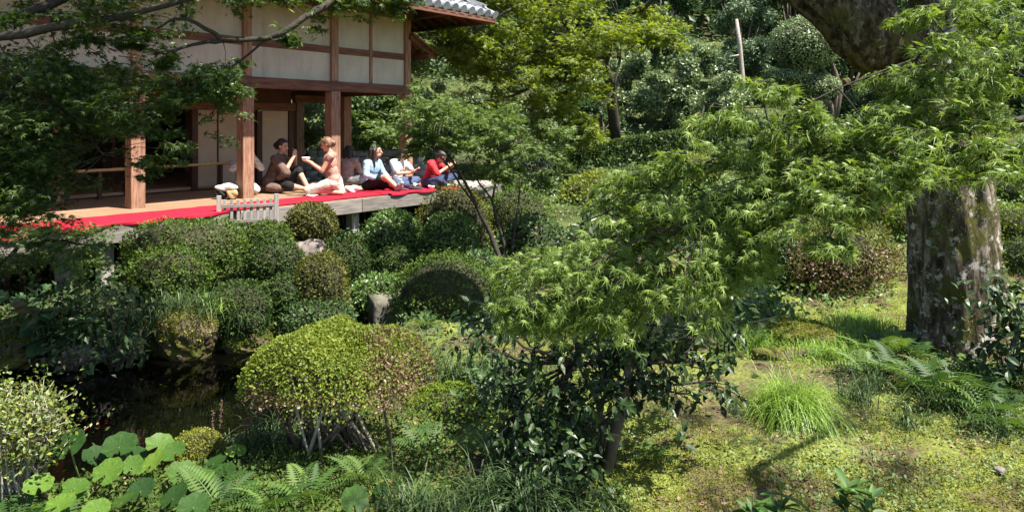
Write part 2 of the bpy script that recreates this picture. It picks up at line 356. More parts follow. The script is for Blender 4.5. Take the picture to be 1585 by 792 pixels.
def bush(name, label, cat, px0, px1, py0, py1, Y, mat, n=5000, leaf=.03, sq=2.0, group=None, tm=LEAF, zbase=None, depth=.16, deep=.85, core='core', csz=.84, stems=0, extra=None, bump=.10):
    SEED[0] += 1; sd = SEED[0]
    a = W(px0, py0, Y); b = W(px1, py1, Y)
    rx = (b[0]-a[0])/2*.95; cx = (a[0]+b[0])/2; top, bot = a[2], b[2]
    g = gzs(cx, Y+rx*.25)
    h = top-bot; c = np.array([cx, Y+rx*.25, bot+.42*h]); r = np.array([rx, rx*deep, .58*h])
    z0 = min(bot, g); root = empty(name, (cx, c[1], z0), 0, label, cat, group)
    o = np.array([cx, c[1], z0])
    if bot > g:
        sm = MB()
        for q in range(7):
            aa = RG.random()*6.28; sm.tube([(.12*rx*math.cos(aa), .12*rx*math.sin(aa), -.03), (.4*rx*math.cos(aa), .4*rx*math.sin(aa), bot-z0+.3*h)], [.016, .010], 6)
        sm.build('stems', M['twig'], root)
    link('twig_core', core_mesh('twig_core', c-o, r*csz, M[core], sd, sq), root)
    P, N, fine = shell(c-o, r, n, sd, depth, sq, zmin=-.85, bump=bump)
    m = len(P)
    yd = unit(N*.55+rdir(m)*.9+np.array([0,0,.25])); nz = unit(N*.9+rdir(m)*.6+np.array([0,0,.35]))
    leaf_obj('foliage', tm, P, yd, nz, leaf*(.5+.9*RG.random(m))*(.8+.4*fine), M[mat], root, np.clip(.42*RG.random(m)+.55*fine, 0, 1))
    if extra:
        mt, sel_n, fn = extra
        P, N, fine = shell(c-o, r*1.02, sel_n*4, sd+50, depth, sq, zmin=-.85, bump=bump); k = fn(N); P, N = P[k][:sel_n], N[k][:sel_n]; m = len(P)
        leaf_obj('dry_tips', tm, P, unit(N*.6+rdir(m)), unit(N+rdir(m)*.6), leaf*(.7+.6*RG.random(m)), M[mt], root)
    return root
# ---- trees: trunk with limbs, crown of leaf clumps
def tree(name, label, cat, base, crowns, mat, n, leaf, trunk_r=.12, tm=LEAF, group=None, clump=.28, bark='bark', flat=.75, trunk_path=None):
    """crowns: list of (centre, radii). Leaves gather in clumps spread through those volumes."""
    root = empty(name, base, 0, label, cat, group); o = np.array(base, float)
    P = []; Nn = []; rn = []; limbs = []
    tot = sum(np.prod(r)**(2/3) for _, r in crowns)
    for c, r in crowns:
        c = np.array(c, float)-o; r = np.array(r, float)
        k = max(10, int(n*np.prod(r)**(2/3)/tot)); ncl = max(8, int(2.4*(r.mean()/clump)**2))
        d = rdir(ncl); cc = c+d*r*(.55+.45*RG.random(ncl))[:, None]
        limbs += list(cc[:: max(1, ncl//9)])
        idx = RG.integers(0, ncl, k); e = rdir(k)
        rad = clump*(.6+.8*hash2(idx, idx, 3))
        q = cc[idx]+e*(rad*RG.random(k)**.45)[:, None]*np.array([1,1,flat])
        P.append(q); Nn.append(unit(e+d[idx]*.8+np.array([0,0,.5])))
        rn.append(np.clip(.45*hash2(idx, idx, 8)+.55*RG.random(k), 0, 1))
    P = np.concatenate(P); Nn = np.concatenate(Nn); rn = np.concatenate(rn); m = len(P)
    leaf_obj('crown', tm, P, unit(Nn*.4+rdir(m)), unit(Nn+rdir(m)*.7), leaf*(.7+.6*RG.random(m)), M[mat], root, rn)
    mb = MB(); top = np.mean([np.array(c) for c, _ in crowns], 0)-o
    tp = [np.array(p)-o for p in trunk_path] if trunk_path else [np.zeros(3), top*.35+RG.normal(size=3)*.05*np.linalg.norm(top), top*.75, top]
    mb.tube(tp, list(np.linspace(trunk_r, trunk_r*.35, len(tp))), 8, .08)
    for l in limbs:
        s = tp[-2]*RG.uniform(.75, 1); mid = (s+l)/2+np.array([0,0,.1])+RG.normal(size=3)*.04
        mb.tube([s, mid, l], [trunk_r*.35, trunk_r*.22, trunk_r*.08], 5)
    mb.build('trunk', M[bark], root, True)
    return root
def pxc(px0, px1, py0, py1, Y, deep=.8):
    a = W(px0, py0, Y); b = W(px1, py1, Y); rx = (b[0]-a[0])/2; rz = (a[2]-b[2])/2
    return (((a[0]+b[0])/2, Y, (a[2]+b[2])/2), (rx, rx*deep, rz))
# ---- maples: boughs with flat sprays of star leaves
def maple(name, label, base, boughs, sprays, mat, leaf, per, tm=MAPLE5, bark='branch', singles=0, mat_o=None, droop=.25, group=None, flow=None, spread=.16, thick=.22, names=('branch','leaves')):
    root = empty(name, base, 0, label, 'tree', group); o = np.array(base, float)
    mb = MB(); pts = []
    for path, r0, r1 in boughs:
        path = [np.array(p, float)-o for p in path]
        q = []
        for a, b in zip(path[:-1], path[1:]):
            for t in (0, .33, .66): q.append(a*(1-t)+b*t+RG.normal(size=3)*np.linalg.norm(b-a)*.02*(t > 0))
        q.append(path[-1]); pts += q
        mb.tube(q, list(np.linspace(r0, r1, len(q))), 7, .12)
    pts = np.array(pts)
    LP = []; LY = []; LN = []
    for c, r in sprays:
        c = np.array(c, float)-o; s = pts[np.argmin(np.linalg.norm(pts-c, axis=1))]
        mid = (s+c)/2+RG.normal(size=3)*.03*np.linalg.norm(c-s)+np.array([0,0,.04*np.linalg.norm(c-s)])
        mb.tube([s, mid, c], [max(.003, r*.018), max(.0025, r*.012), .002], 5)
        out_ = unit((c-s)*np.array([1,1,.5])+1e-6)
        if flow is not None: out_ = unit(out_+np.array(flow))
        ntw = max(3, int(5+r*4))
        for _ in range(ntw):
            a = RG.normal()*1.0; ca, sa = math.cos(a), math.sin(a)
            dv = np.array([out_[0]*ca-out_[1]*sa, out_[0]*sa+out_[1]*ca, out_[2]*.6-droop*RG.random()])
            L = r*RG.uniform(.55, 1.1); st = c-out_*r*.3*RG.random()+RG.normal(size=3)*np.array([.25,.25,thick])*r; en = st+dv*L
            mb.tube([st, (st+en)/2+np.array([0,0,.05*L]), en], [.0035, .0025, .0012], 4, cap=False)
            k = max(2, int(per/ntw)); t = RG.random(k)**.8
            q = st+(en-st)*t[:, None]+RG.normal(size=(k,3))*np.array([1,1,.45])*r*spread
            LP.append(q)
            LY.append(unit(dv*.8+RG.normal(size=(k,3))*.45+np.array([0,0,-droop])))
            LN.append(unit(np.array([0,0,1.])+RG.normal(size=(k,3))*.38))
    LP = np.concatenate(LP); LY = np.concatenate(LY); LN = np.concatenate(LN); n = len(LP); sz = leaf*(.65+.6*RG.random(n))
    if singles:
        wp = LP+o; u = wp[:,0]/wp[:,1]*FPX+792.5; v = 192-(wp[:,2]-EYE)/wp[:,1]*FPX
        score = sz/wp[:,1]*((u > 0)&(u < 1585)&(v > 0)&(v < 792)); k = np.argsort(-score)[:singles]
        lm = mesh_np('leaf', tm[0], tm[1], M[mat_o])
        for i in k:
            y = Vector(LY[i]); x = y.cross(Vector(LN[i])).normalized(); z = x.cross(y)
            ob = link('leaf', lm, root); mt = Matrix((x, y, z)).transposed().to_4x4(); mt = Matrix.Translation(Vector(LP[i])) @ mt @ Matrix.Scale(float(sz[i]), 4)
            ob.matrix_local = mt
        rest = np.ones(n, bool); rest[k] = False; LP, LY, LN, sz = LP[rest], LY[rest], LN[rest], sz[rest]
    lo = leaf_obj(names[1], tm, LP, LY, LN, sz, M[mat], root)
    if singles: lo['kind'] = 'stuff'
    mb.build(names[0], M[bark], root, True)
    return root
def spray_box(px0, px1, py0, py1, Y0, Y1, n, r0, r1):
    return [(W(RG.uniform(px0, px1), RG.uniform(py0, py1), (Y := RG.uniform(Y0, Y1))), RG.uniform(r0, r1)) for _ in range(n)]
# ---- tufts, ferns, rocks
def tuft(name, label, cat, x, y, n, length, width, mat, spreadr=.05, lean=.9, group=None, zoff=0, stiff=.5):
    z = gzs(x, y)+zoff; root = (x, y, z)
    S = 6; az = RG.random(n)*2*math.pi; L = length*(.40+.72*RG.random(n)); ln = lean*(.25+.9*RG.random(n))
    b = np.stack([RG.normal(size=n)*spreadr, RG.normal(size=n)*spreadr, np.zeros(n)-.01], 1)
    hd = np.stack([np.cos(az), np.sin(az), np.zeros(n)], 1); sd = np.stack([-np.sin(az), np.cos(az), np.zeros(n)], 1)
    Vs = []
    for i in range(S):
        t = i/(S-1); ang = ln*(stiff*t+(1.7-stiff)*t*t)          # bend from vertical
        hx = L*t*np.sin(ang*.75); hz = L*t*np.cos(ang*.95)
        p = b+hd*hx[:, None]+np.array([0,0,1.])*hz[:, None]
        wd = width*(1-t**2.2)*(.6+.4*min(1, t*4))+.0006
        Vs += [p-sd*wd/2, p+sd*wd/2]
    V = np.stack(Vs, 1); F = []
    for i in range(S-1): F.append((2*i, 2*i+1, 2*i+3, 2*i+2))
    F = np.array(F)[None]+(np.arange(n)*2*S)[:, None, None]
    me = mesh_np(name, V.reshape(-1,3), F.reshape(-1,4), M[mat], np.repeat(RG.random(n), S-1))
    return tag(link(name, me, None, root), label, cat, group)
def frond_mesh(seed, L=1.0):
    r = np.random.default_rng(seed); V = []; F = []
    n = 15
    def pos(t): return np.array([0, t*L*.9, .55*L*t-.62*L*t*t])
    for i in range(n):
        t = .10+.88*i/(n-1); p = pos(t); ln = L*.23*math.sin(math.pi*min(1, .22+.78*t))**.8*(1-.55*t)+.012
        for s in (-1, 1):
            d = np.array([s, .42, -.10])*ln*(1+.1*r.normal()); up = np.array([0, .05*ln+.011*L, .04*ln]); b = len(V)
            V += [p, p+d*.45+up*1.2, p+d, p+d*.45-up*1.0]; F += [(b,b+1,b+2),(b,b+2,b+3)]
    for i in range(6):
        p, q = pos(i/6), pos((i+1)/6); b = len(V); w_ = np.array([.006,0,0])
        V += [p-w_, p+w_, q+w_, q-w_]; F += [(b,b+1,b+2),(b,b+2,b+3)]
    return mesh_np('frond', np.array(V), np.array(F), M['fern'])
FROND = [frond_mesh(s) for s in (1,2,3)]
def fern(label, x, y, nf, size, group='ferns of the garden', zoff=0, face=None, el=.25):
    root = empty('fern', (x, y, gzs(x, y)+min(zoff, .03)), 0, label, 'fern', group)
    for k in range(nf):
        o = link('frond', FROND[k % 3], root); a = 2*math.pi*k/nf+RG.normal()*.25
        if face is not None: a = face+RG.normal()*.8
        o.rotation_euler = (RG.normal()*.15+el, RG.normal()*.15, a); s = size*RG.uniform(.7, 1.15); o.scale = (s, s, s)
    return root
def rock(name, label, c, r, mat, seed=0, sq=2.6, rough=.18, cat='rock', group=None, parent=None, rz=0, sub=3):
    bm = bmesh.new(); bmesh.ops.create_icosphere(bm, subdivisions=sub, radius=1)
    P = np.array([v.co[:] for v in bm.verts]); F = np.array([[v.index for v in f.verts] for f in bm.faces]); bm.free()
    k = 1+rough*(lump(P*.9, seed)-.5)*2+rough*.7*(vnoise(P[:,0]*4+seed, P[:,1]*4+P[:,2]*3, 5)-.5)
    P = shape(P, sq)*k[:, None]*np.array(r)
    o = link(name, mesh_np(name, P, F, M[mat], smooth=True), parent, c, rz)
    if parent is None: tag(o, label, cat, group)
    return o
# ------------------------------------------------------------------ the wooden hall (local x along its front, y inwards)
P0 = np.array([-3.254, 12.9]); DV = np.array([.6154, .7882]); NV = np.array([-.7882, .6154])
RZ = math.atan2(DV[1], DV[0]); FL = 1.16
def B(t, n, z=FL): p = P0+DV*t+NV*n; return (p[0], p[1], z)
hall = empty('wooden_hall', (P0[0], P0[1], 0), RZ, 'old timber temple hall with cream plaster walls and an open veranda over the pond', 'building')
def hbox(name, b, mat, bevel=.006, parent=hall):
    x0,x1,y0,y1,z0,z1 = b; cx, cy, cz = (x0+x1)/2, (y0+y1)/2, (z0+z1)/2
    o = MB().box(x0-cx,x1-cx,y0-cy,y1-cy,z0-cz,z1-cz).build(name, M[mat], parent, bevel=bevel); o.location = (cx, cy, cz); return o
TP = [-8.75, -7.0, -5.22, -3.47, -1.74, 0, 1.81]           # posts along the front
for t in TP:
    hbox('post', (t-.10, t+.10, -.10, .10, FL-.9, 2.95), 'cedar', .012)
    hbox('upper_post', (t-.075, t+.075, -.075, .075, 3.132, 4.45), 'cedar')
    rock('footing_stone', None, (t, 0, .35), (.22, .22, .16), 'stone', int(t*10)+90, 3, parent=hall)
hbox('upper_post', (.84, .90, -.05, .05, 3.132, 4.45), 'cedar')
for n in (1.9, 3.6, 5.3):
    hbox('post', (1.71, 1.91, n-.1, n+.1, FL-.9, 2.95), 'cedar', .012)
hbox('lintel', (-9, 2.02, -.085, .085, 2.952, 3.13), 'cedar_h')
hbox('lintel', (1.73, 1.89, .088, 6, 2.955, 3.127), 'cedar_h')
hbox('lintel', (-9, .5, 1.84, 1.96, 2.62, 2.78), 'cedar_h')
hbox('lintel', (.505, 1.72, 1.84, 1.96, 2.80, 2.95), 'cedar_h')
seg = TP[1:-1]+[.87, 1.81]
seg = sorted(set(TP[:-1]+[.87, 1.81]))
for a, b in zip(seg[:-1], seg[1:]):
    a2 = a+(.078 if a != .87 else .032); b2 = b-(.078 if b != .87 else .032)
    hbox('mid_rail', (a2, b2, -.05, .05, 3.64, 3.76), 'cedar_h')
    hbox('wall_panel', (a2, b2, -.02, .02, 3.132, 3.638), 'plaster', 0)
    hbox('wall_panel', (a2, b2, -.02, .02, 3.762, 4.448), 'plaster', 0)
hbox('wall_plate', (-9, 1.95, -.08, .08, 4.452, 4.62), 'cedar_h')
hbox('side_wall_panel', (1.79, 1.83, .09, 6, 3.13, 4.45), 'plaster', 0)
# veranda deck
pw = .172
k = 0
for n in np.arange(-1.46, 1.85, pw):
    for (a, b) in ((-9, -4.35), (-4.345, -.05), (-.045, 3.0)):
        if n > .3 and a > -.1: b = 2.2
        hbox('floor_plank', (a, b, n+.003, n+pw-.003, FL-.04, FL), 'plank' if n > -1.2 or b < 0 else 'greywood', .004)
for (a, b) in ((-9,-6.2),(-6.19,-3.2),(-3.19,-.60),(-.59,1.2),(1.21,3.0)):
    hbox('fascia_board', (a, b, -1.52, -1.47, FL-.225, FL-.012), 'greywood', .005)
hbox('fascia_board', (3.003, 3.05, -1.5, 1.0, FL-.225, FL-.012), 'greywood', .005)
for t in (-7.9, -6.2, -4.4, -2.7, -.6, 1.2, 2.8):
    hbox('deck_post', (t-.075, t+.075, -1.36, -1.21, .15, FL-.045), 'greywood_v')
    hbox('joist', (t-.05, t+.05, -1.46, 1.8, FL-.16, FL-.042), 'darkwood', 0)
for t in np.arange(-8.6, 3, .16):
    hbox('skirting_slat', (t, t+.05, -.62, -.58, .35, FL-.17), 'darkwood', 0)
# room behind the veranda
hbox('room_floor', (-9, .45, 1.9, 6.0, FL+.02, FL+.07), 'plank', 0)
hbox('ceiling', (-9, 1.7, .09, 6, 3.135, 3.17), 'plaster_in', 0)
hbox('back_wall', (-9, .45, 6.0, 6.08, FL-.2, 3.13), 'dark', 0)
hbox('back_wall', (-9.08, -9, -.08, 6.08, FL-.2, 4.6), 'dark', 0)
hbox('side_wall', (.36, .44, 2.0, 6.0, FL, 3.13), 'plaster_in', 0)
for t in (-6.9, -5.2, -4.05, -2.75, -1.6, -.68, -.30, .41):
    hbox('inner_post', (t-.055, t+.055, 1.845, 1.955, FL+.001, 2.618), 'darkwood')
hbox('inner_post', (-4.12, -3.98, 1.13, 1.27, FL+.001, 3.13), 'cedar')
hbox('inner_post', (-2.36, -2.30, 3.4, 3.46, FL+.07, 3.13), 'darkwood')
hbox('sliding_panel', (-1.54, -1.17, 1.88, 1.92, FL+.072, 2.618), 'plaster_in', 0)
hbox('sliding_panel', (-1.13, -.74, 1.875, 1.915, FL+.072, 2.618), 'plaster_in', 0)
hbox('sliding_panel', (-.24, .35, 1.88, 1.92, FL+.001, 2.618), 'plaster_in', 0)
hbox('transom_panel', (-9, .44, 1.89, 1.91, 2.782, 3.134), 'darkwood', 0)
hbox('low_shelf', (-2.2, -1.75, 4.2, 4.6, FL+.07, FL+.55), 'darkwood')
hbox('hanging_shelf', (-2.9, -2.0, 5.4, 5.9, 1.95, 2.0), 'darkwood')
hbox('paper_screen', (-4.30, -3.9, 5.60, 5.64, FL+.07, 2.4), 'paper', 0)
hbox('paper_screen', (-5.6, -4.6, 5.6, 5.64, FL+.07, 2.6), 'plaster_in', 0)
# eaves and roof
EZ, EN, ET, SL = 4.50, -1.30, 3.02, .47
def roofz(n): return EZ+SL*(n-EN)
rf = MB()
ri = 3.1; rt0, rt1 = -5.2, ET-(ri-EN); rz_ = roofz(ri)
c_ = [(-9.6,EN,EZ),(ET,EN,EZ),(ET,7.5,EZ),(-9.6,7.5,EZ),(rt0,ri,rz_),(rt1,ri,rz_)]
rf.add(c_+[(x,y,z+.07) for x,y,z in c_], [(0,5,1),(0,4,5),(1,5,2),(2,5,4),(2,4,3),(3,4,0),(6,7,11),(6,11,10),(7,8,11),(8,10,11),(8,9,10),(9,6,10),(0,1,7,6),(1,2,8,7),(2,3,9,8),(3,0,6,9)])
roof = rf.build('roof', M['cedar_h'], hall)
def slopebox(name, p, q, wd, th, mat, parent):
    p, q = Vector(p), Vector(q); d = q-p; L = d.length; d.normalize()
    s = Vector((0,0,1)).cross(d).normalized(); u = d.cross(s); o = MB().box(0, L, -wd/2, wd/2, -th, 0).build(name, M[mat], parent)
    o.matrix_local = Matrix.Translation(p) @ Matrix((d, s, u)).transposed().to_4x4(); return o
for t in np.arange(-3.4, 2.95, .30):
    n1 = min(.25, EN+(ET-t)-.05)
    if n1 > EN+.15: slopebox('rafter', (t, EN+.05, EZ-.004), (t, n1, roofz(n1)-.004), .06, .08, 'cedar_h', roof)
for n in np.arange(EN+.35, 5, .30):
    t1 = max(1.7, ET-(n-EN)+.05)
    if t1 < ET-.1: slopebox('rafter', (ET-.05, n, EZ-.004+.05*SL), (t1, n, EZ-.004+SL*(ET-t1)), .06, .08, 'cedar_h', roof)
slopebox('hip_rafter', (ET-.02, EN+.02, EZ-.012), (1.81, EN+1.21, EZ+SL*1.2-.012), .12, .14, 'cedar_h', roof)
hbox('fascia', (-9.6, ET+.03, EN-.035, EN-.002, EZ-.09, EZ+.066), 'cedar_h', .004, roof)
hbox('fascia', (ET+.002, ET+.035, EN, 7.5, EZ-.09, EZ+.064), 'cedar_h', .004, roof)
hbox('eave_beam', (-9, 2.6, -.72, -.60, roofz(-.66)-.24, roofz(-.66)-.105), 'cedar_h', .006, roof)
hbox('eave_beam', (2.30, 2.42, -.595, 5, EZ+SL*.62-.24, EZ+SL*.62-.105), 'cedar_h', .006, roof)
# tiles: round cover tiles with end discs, flat pans between
tm_ = MB(); S = 8
for i, (y, r) in enumerate(((0,.075),(.36,.068))):
    for k in range(S+1):
        a = math.pi*k/S; tm_.v.append((r*math.cos(a), y, r*math.sin(a)))
tm_.f += [(k, k+S+2-1, k+S+2, k+1) for k in range(S)]
b0 = len(tm_.v)
for k in range(12): a = 2*math.pi*k/12; tm_.v.append((.085*math.cos(a), -.012, .02+.085*math.sin(a)))
tm_.f.append(tuple(range(b0, b0+12)))
tile_me = tm_.mesh('cover_tile', M['tile'], True)
tp_ = MB().add([(-.085,0,-.01),(.085,0,-.01),(.085,.34,-.005),(-.085,.34,-.005),(-.085,0,-.05),(.085,0,-.05),(0,0,-.045),(0,.34,-.04)],
               [(0,6,7,3),(6,1,2,7),(0,4,5,1)])
pan_me = tp_.mesh('pan_tile', M['tile'])
tilt = math.atan(SL)
for i, t in enumerate(np.arange(ET-.05, -1.4, -.24)):
    for row in range(5):
        n = EN-.07+row*.31; 
        if n > EN+(ET-t): continue
        o = link('cover_tile', tile_me, roof, (t, n, roofz(n)+.085)); o.rotation_euler = (tilt, 0, 0)
        o = link('pan_tile', pan_me, roof, (t-.12, n, roofz(n)+.10)); o.rotation_euler = (tilt, 0, 0)
for i, n in enumerate(np.arange(EN+.1, 2.6, .24)):
    for row in range(5):
        q = row*.31-.07
        if q > (n-EN): continue
        o = link('cover_tile', tile_me, roof, (ET-q, n, EZ+SL*q+.085)); o.rotation_euler = (tilt, 0, math.pi/2)
        o = link('pan_tile', pan_me, roof, (ET-q, n+.12, EZ+SL*q+.10)); o.rotation_euler = (tilt, 0, math.pi/2)
slopebox('hip_ridge', (ET-.1, EN+.1, EZ+.27), (rt1, ri, rz_+.27), .16, .14, 'tile', roof)
hbox('ridge_cap', (rt0, rt1, ri-.12, ri+.12, rz_+.07, rz_+.35), 'tile', .03, roof)
# small pent roof on the right side
pr = slopebox('pent_roof', (2.62, 1.9, 3.80), (1.84, 1.9, 4.18), 4.2, .03, 'cedar_h', hall)
for n in np.arange(-.1, 4.0, .34): slopebox('pent_rafter', (2.60, n, 3.765), (1.84, n, 4.135), .055, .075, 'cedar_h', hall)
hbox('pent_beam', (2.3, 2.38, -.15, 4, 3.70, 3.80), 'cedar_h', .004)

# bamboo rail between the inner posts
for (a, b, n, z, lab) in ((-6.2, -1.05, 1.55, 1.60, 'long yellow bamboo pole barring the dark room behind the veranda'),):
    mb = MB(); p, q = B(a, n, z), B(b, n, z+.05); ts = np.linspace(0, 1, 40)
    mb.tube([np.array(p)*(1-t)+np.array(q)*t for t in ts], [.026+(.004 if i % 4 == 0 else 0) for i in range(40)], 10)
    tag(mb.build('bamboo_pole', M['bamboo'], None, True), lab, 'pole')
    for t in (-5.6, -3.3, -1.25): hbox('rail_bracket', (t-.03, t+.03, n+.03, n+.09, FL, z+.03), 'darkwood')
# felt carpets with an edge that hangs over the deck
def carpet(label, t0, t1, n0, n1, hang, seed, skew=0, lift=.008):
    nx_, ny_ = 60, 16; V = []
    for i in range(nx_):
        t = t0+(t1-t0)*i/(nx_-1)
        hg = hang*(.55+.9*vnoise(np.array([t*1.3]), np.array([seed]), 4)[0])
        for j in range(ny_):
            s = j/(ny_-1)
            if j < 4: s2 = 0; 
            wob = .010*vnoise(np.array([t*2.3]), np.array([j*.5+seed]), 2)[0]+.010*max(0, vnoise(np.array([t*7+j*.35]), np.array([seed*3.]), 6)[0]-.55)
            if hang > 0 and j < 4: V.append((t, -1.532-.006*math.sin(t*9)*(4-j), FL+lift-hg*(4-j)/4+wob))
            else:
                n = n0+(n1-n0)*((j-4)/(ny_-5) if hang > 0 else s)
                V.append((t+skew*(n-n0), n, FL+lift+wob))
    F = [(i*ny_+j, (i+1)*ny_+j, (i+1)*ny_+j+1, i*ny_+j+1) for i in range(nx_-1) for j in range(ny_-1)]
    o = link('felt_carpet', mesh_np('felt_carpet', np.array(V), np.array(F), M['felt'], smooth=True), None, (P0[0], P0[1], 0), RZ)
    s = o.modifiers.new('thick', 'SOLIDIFY'); s.thickness = .006; s.offset = 1
    return tag(o, label, 'carpet', 'red felt carpets along the veranda edge')
carpet('long red felt carpet draped over the deck edge left of the picket fence', -7.6, -2.75, -1.532, -.72, .055, 3)
carpet('red felt carpet under the kneeling woman in the pale dress', -2.74, .04, -1.46, -.70, 0, 5)
carpet('red felt carpet under the three people seated at the right end', .02, 1.72, -1.535, -.60, .035, 8, .05, .018)
# picket fence in front of the veranda
fr = math.radians(22); fo = W(384, 330, 9.75); fence = empty('picket_fence', (fo[0], fo[1], .45), fr, 'small weathered grey picket fence standing before the veranda', 'fence')
def fb(name, b, mat): 
    x0,x1,y0,y1,z0,z1 = b; cx,cy,cz = (x0+x1)/2,(y0+y1)/2,(z0+z1)/2
    o = MB().box(x0-cx,x1-cx,y0-cy,y1-cy,z0-cz,z1-cz).build(name, M[mat], fence, bevel=.004); o.location = (cx,cy,cz)
for x in (-.37, .37): fb('post', (x-.03, x+.03, -.03, .03, 0, .94), 'greywood_v')
for z in (.56, .77): fb('rail', (-.338, .338, -.028, -.008, z, z+.045), 'greywood')
for k in range(8):
    x = -.295+k*.0843; fb('slat', (x-.02, x+.02, -.006, .010, .48, .885-.004*(k % 3)), 'greywood_v')

# ------------------------------------------------------------------ people
def capsule(mb, a, b, ra, rb):
    a, b = Vector(a), Vector(b); d = b-a; L = max(d.length, 1e-4); t = d/L
    P = []; R = []
    for k in range(4):
        th = math.pi/2*(1-k/4*1); P.append(a-t*ra*math.sin(th)); R.append(max(ra*math.cos(th), 1e-3))
    P.append(a); R.append(ra); P.append(b); R.append(rb)
    for k in range(1, 5):
        th = math.pi/2*k/4; P.append(b+t*rb*math.sin(th)); R.append(max(rb*math.cos(th), 1e-3))
    mb.tube(P, R, 12)
def ell(mb, c, r, rot=None):
    bm = bmesh.new(); bmesh.ops.create_icosphere(bm, subdivisions=3, radius=1)
    m = rot or Matrix.Identity(3)
    V = [Vector(c)+m @ Vector((v.co.x*r[0], v.co.y*r[1], v.co.z*r[2])) for v in bm.verts]; F = [[v.index for v in f.verts] for f in bm.faces]; bm.free()
    mb.add(V, F)
def fuse(name, mb, mat, parent, vox=.010, smooth=4):
    me = mb.mesh(name, None); o = link(name, me)
    r = o.modifiers.new('r', 'REMESH'); r.mode = 'VOXEL'; r.voxel_size = vox; r.use_smooth_shade = True
    s = o.modifiers.new('s', 'SMOOTH'); s.factor = .5; s.iterations = smooth
    bpy.context.view_layer.update()
    m2 = bpy.data.meshes.new_from_object(o.evaluated_get(bpy.context.evaluated_depsgraph_get()))
    o.modifiers.clear(); o.data = m2; m2.name = name; m2.materials.clear(); m2.materials.append(mat); bpy.data.meshes.remove(me)
    o.parent = parent; return o
def cloth(name, col, col2=None, stripes=0, rough=.85):
    if not stripes: return solid_mat(name, [c*.72 for c in col], col2 or col, 13, rough, .8, bdist=.03, detail=3)
    m, N, L = newmat(name); tc = N.new('ShaderNodeTexCoord'); wv = N.new('ShaderNodeTexWave'); wv.bands_direction = 'Z'; wv.inputs['Scale'].default_value = stripes
    wv.inputs['Distortion'].default_value = .4; L.new(tc.outputs['Object'], wv.inputs[0]); r = ramp(N, [(.42, col), (.58, col2)]); L.new(wv.outputs['Fac'], r.inputs[0])
    p = N.new('ShaderNodeBsdfPrincipled'); p.inputs['Roughness'].default_value = rough; L.new(r.outputs[0], p.inputs['Base Color']); out(N, L, p.outputs[0]); return m
SKIN = solid_mat('skin', (.44,.25,.17), (.54,.33,.24), 16, .65, .1, spec=.2)
HAIRM = solid_mat('dark_hair', (.012,.009,.008), (.03,.02,.016), 30, .45, .3, (8,8,1), spec=.5)
HAIRB = solid_mat('brown_hair', (.10,.05,.028), (.20,.11,.06), 30, .45, .3, (8,8,1), spec=.5)
EYE_M = solid_mat('eye_dark', (.01,.008,.007), (.02,.015,.012), 5, .3, 0)
LIP = solid_mat('lip', (.38,.13,.11), (.42,.16,.13), 5, .5, 0)
def hand(mb, w_, d, nrm, side, curl=.6, k=1.0):
    """palm from wrist w_ along d, nrm = palm normal (fingers curl that way), side = +1 thumb on d x nrm side"""
    d = Vector(d).normalized(); n_ = Vector(nrm); n_ = (n_-d*n_.dot(d)).normalized(); s = d.cross(n_)*side; w_ = Vector(w_)
    for u in (-.026, -.009, .009, .026): capsule(mb, w_+s*u*.6*k, w_+d*.075*k+s*u*k, .014*k, .0125*k)
    for u, L in ((.030,.062),(.010,.072),(-.010,.066),(-.029,.050)):
        a = w_+d*.08*k+s*u*k; q = a; dd = d.copy()
        for j, f in enumerate((.45,.32,.25)):
            ang = curl*(.5+.4*j); dd = (dd*math.cos(ang)+n_*math.sin(ang)).normalized(); e = q+dd*L*f*1.15*k
            capsule(mb, q, e, .0098*k, .0085*k); q = e; n2 = (n_-dd*n_.dot(dd)); 
    a = w_+d*.02*k+s*.022*k; b = a+(d*.5+s*.75+n_*.35).normalized()*.04*k; c = b+(d*.85+s*.15+n_*.5).normalized()*.032*k
    capsule(mb, a, b, .013*k, .011*k); capsule(mb, b, c, .011*k, .009*k)
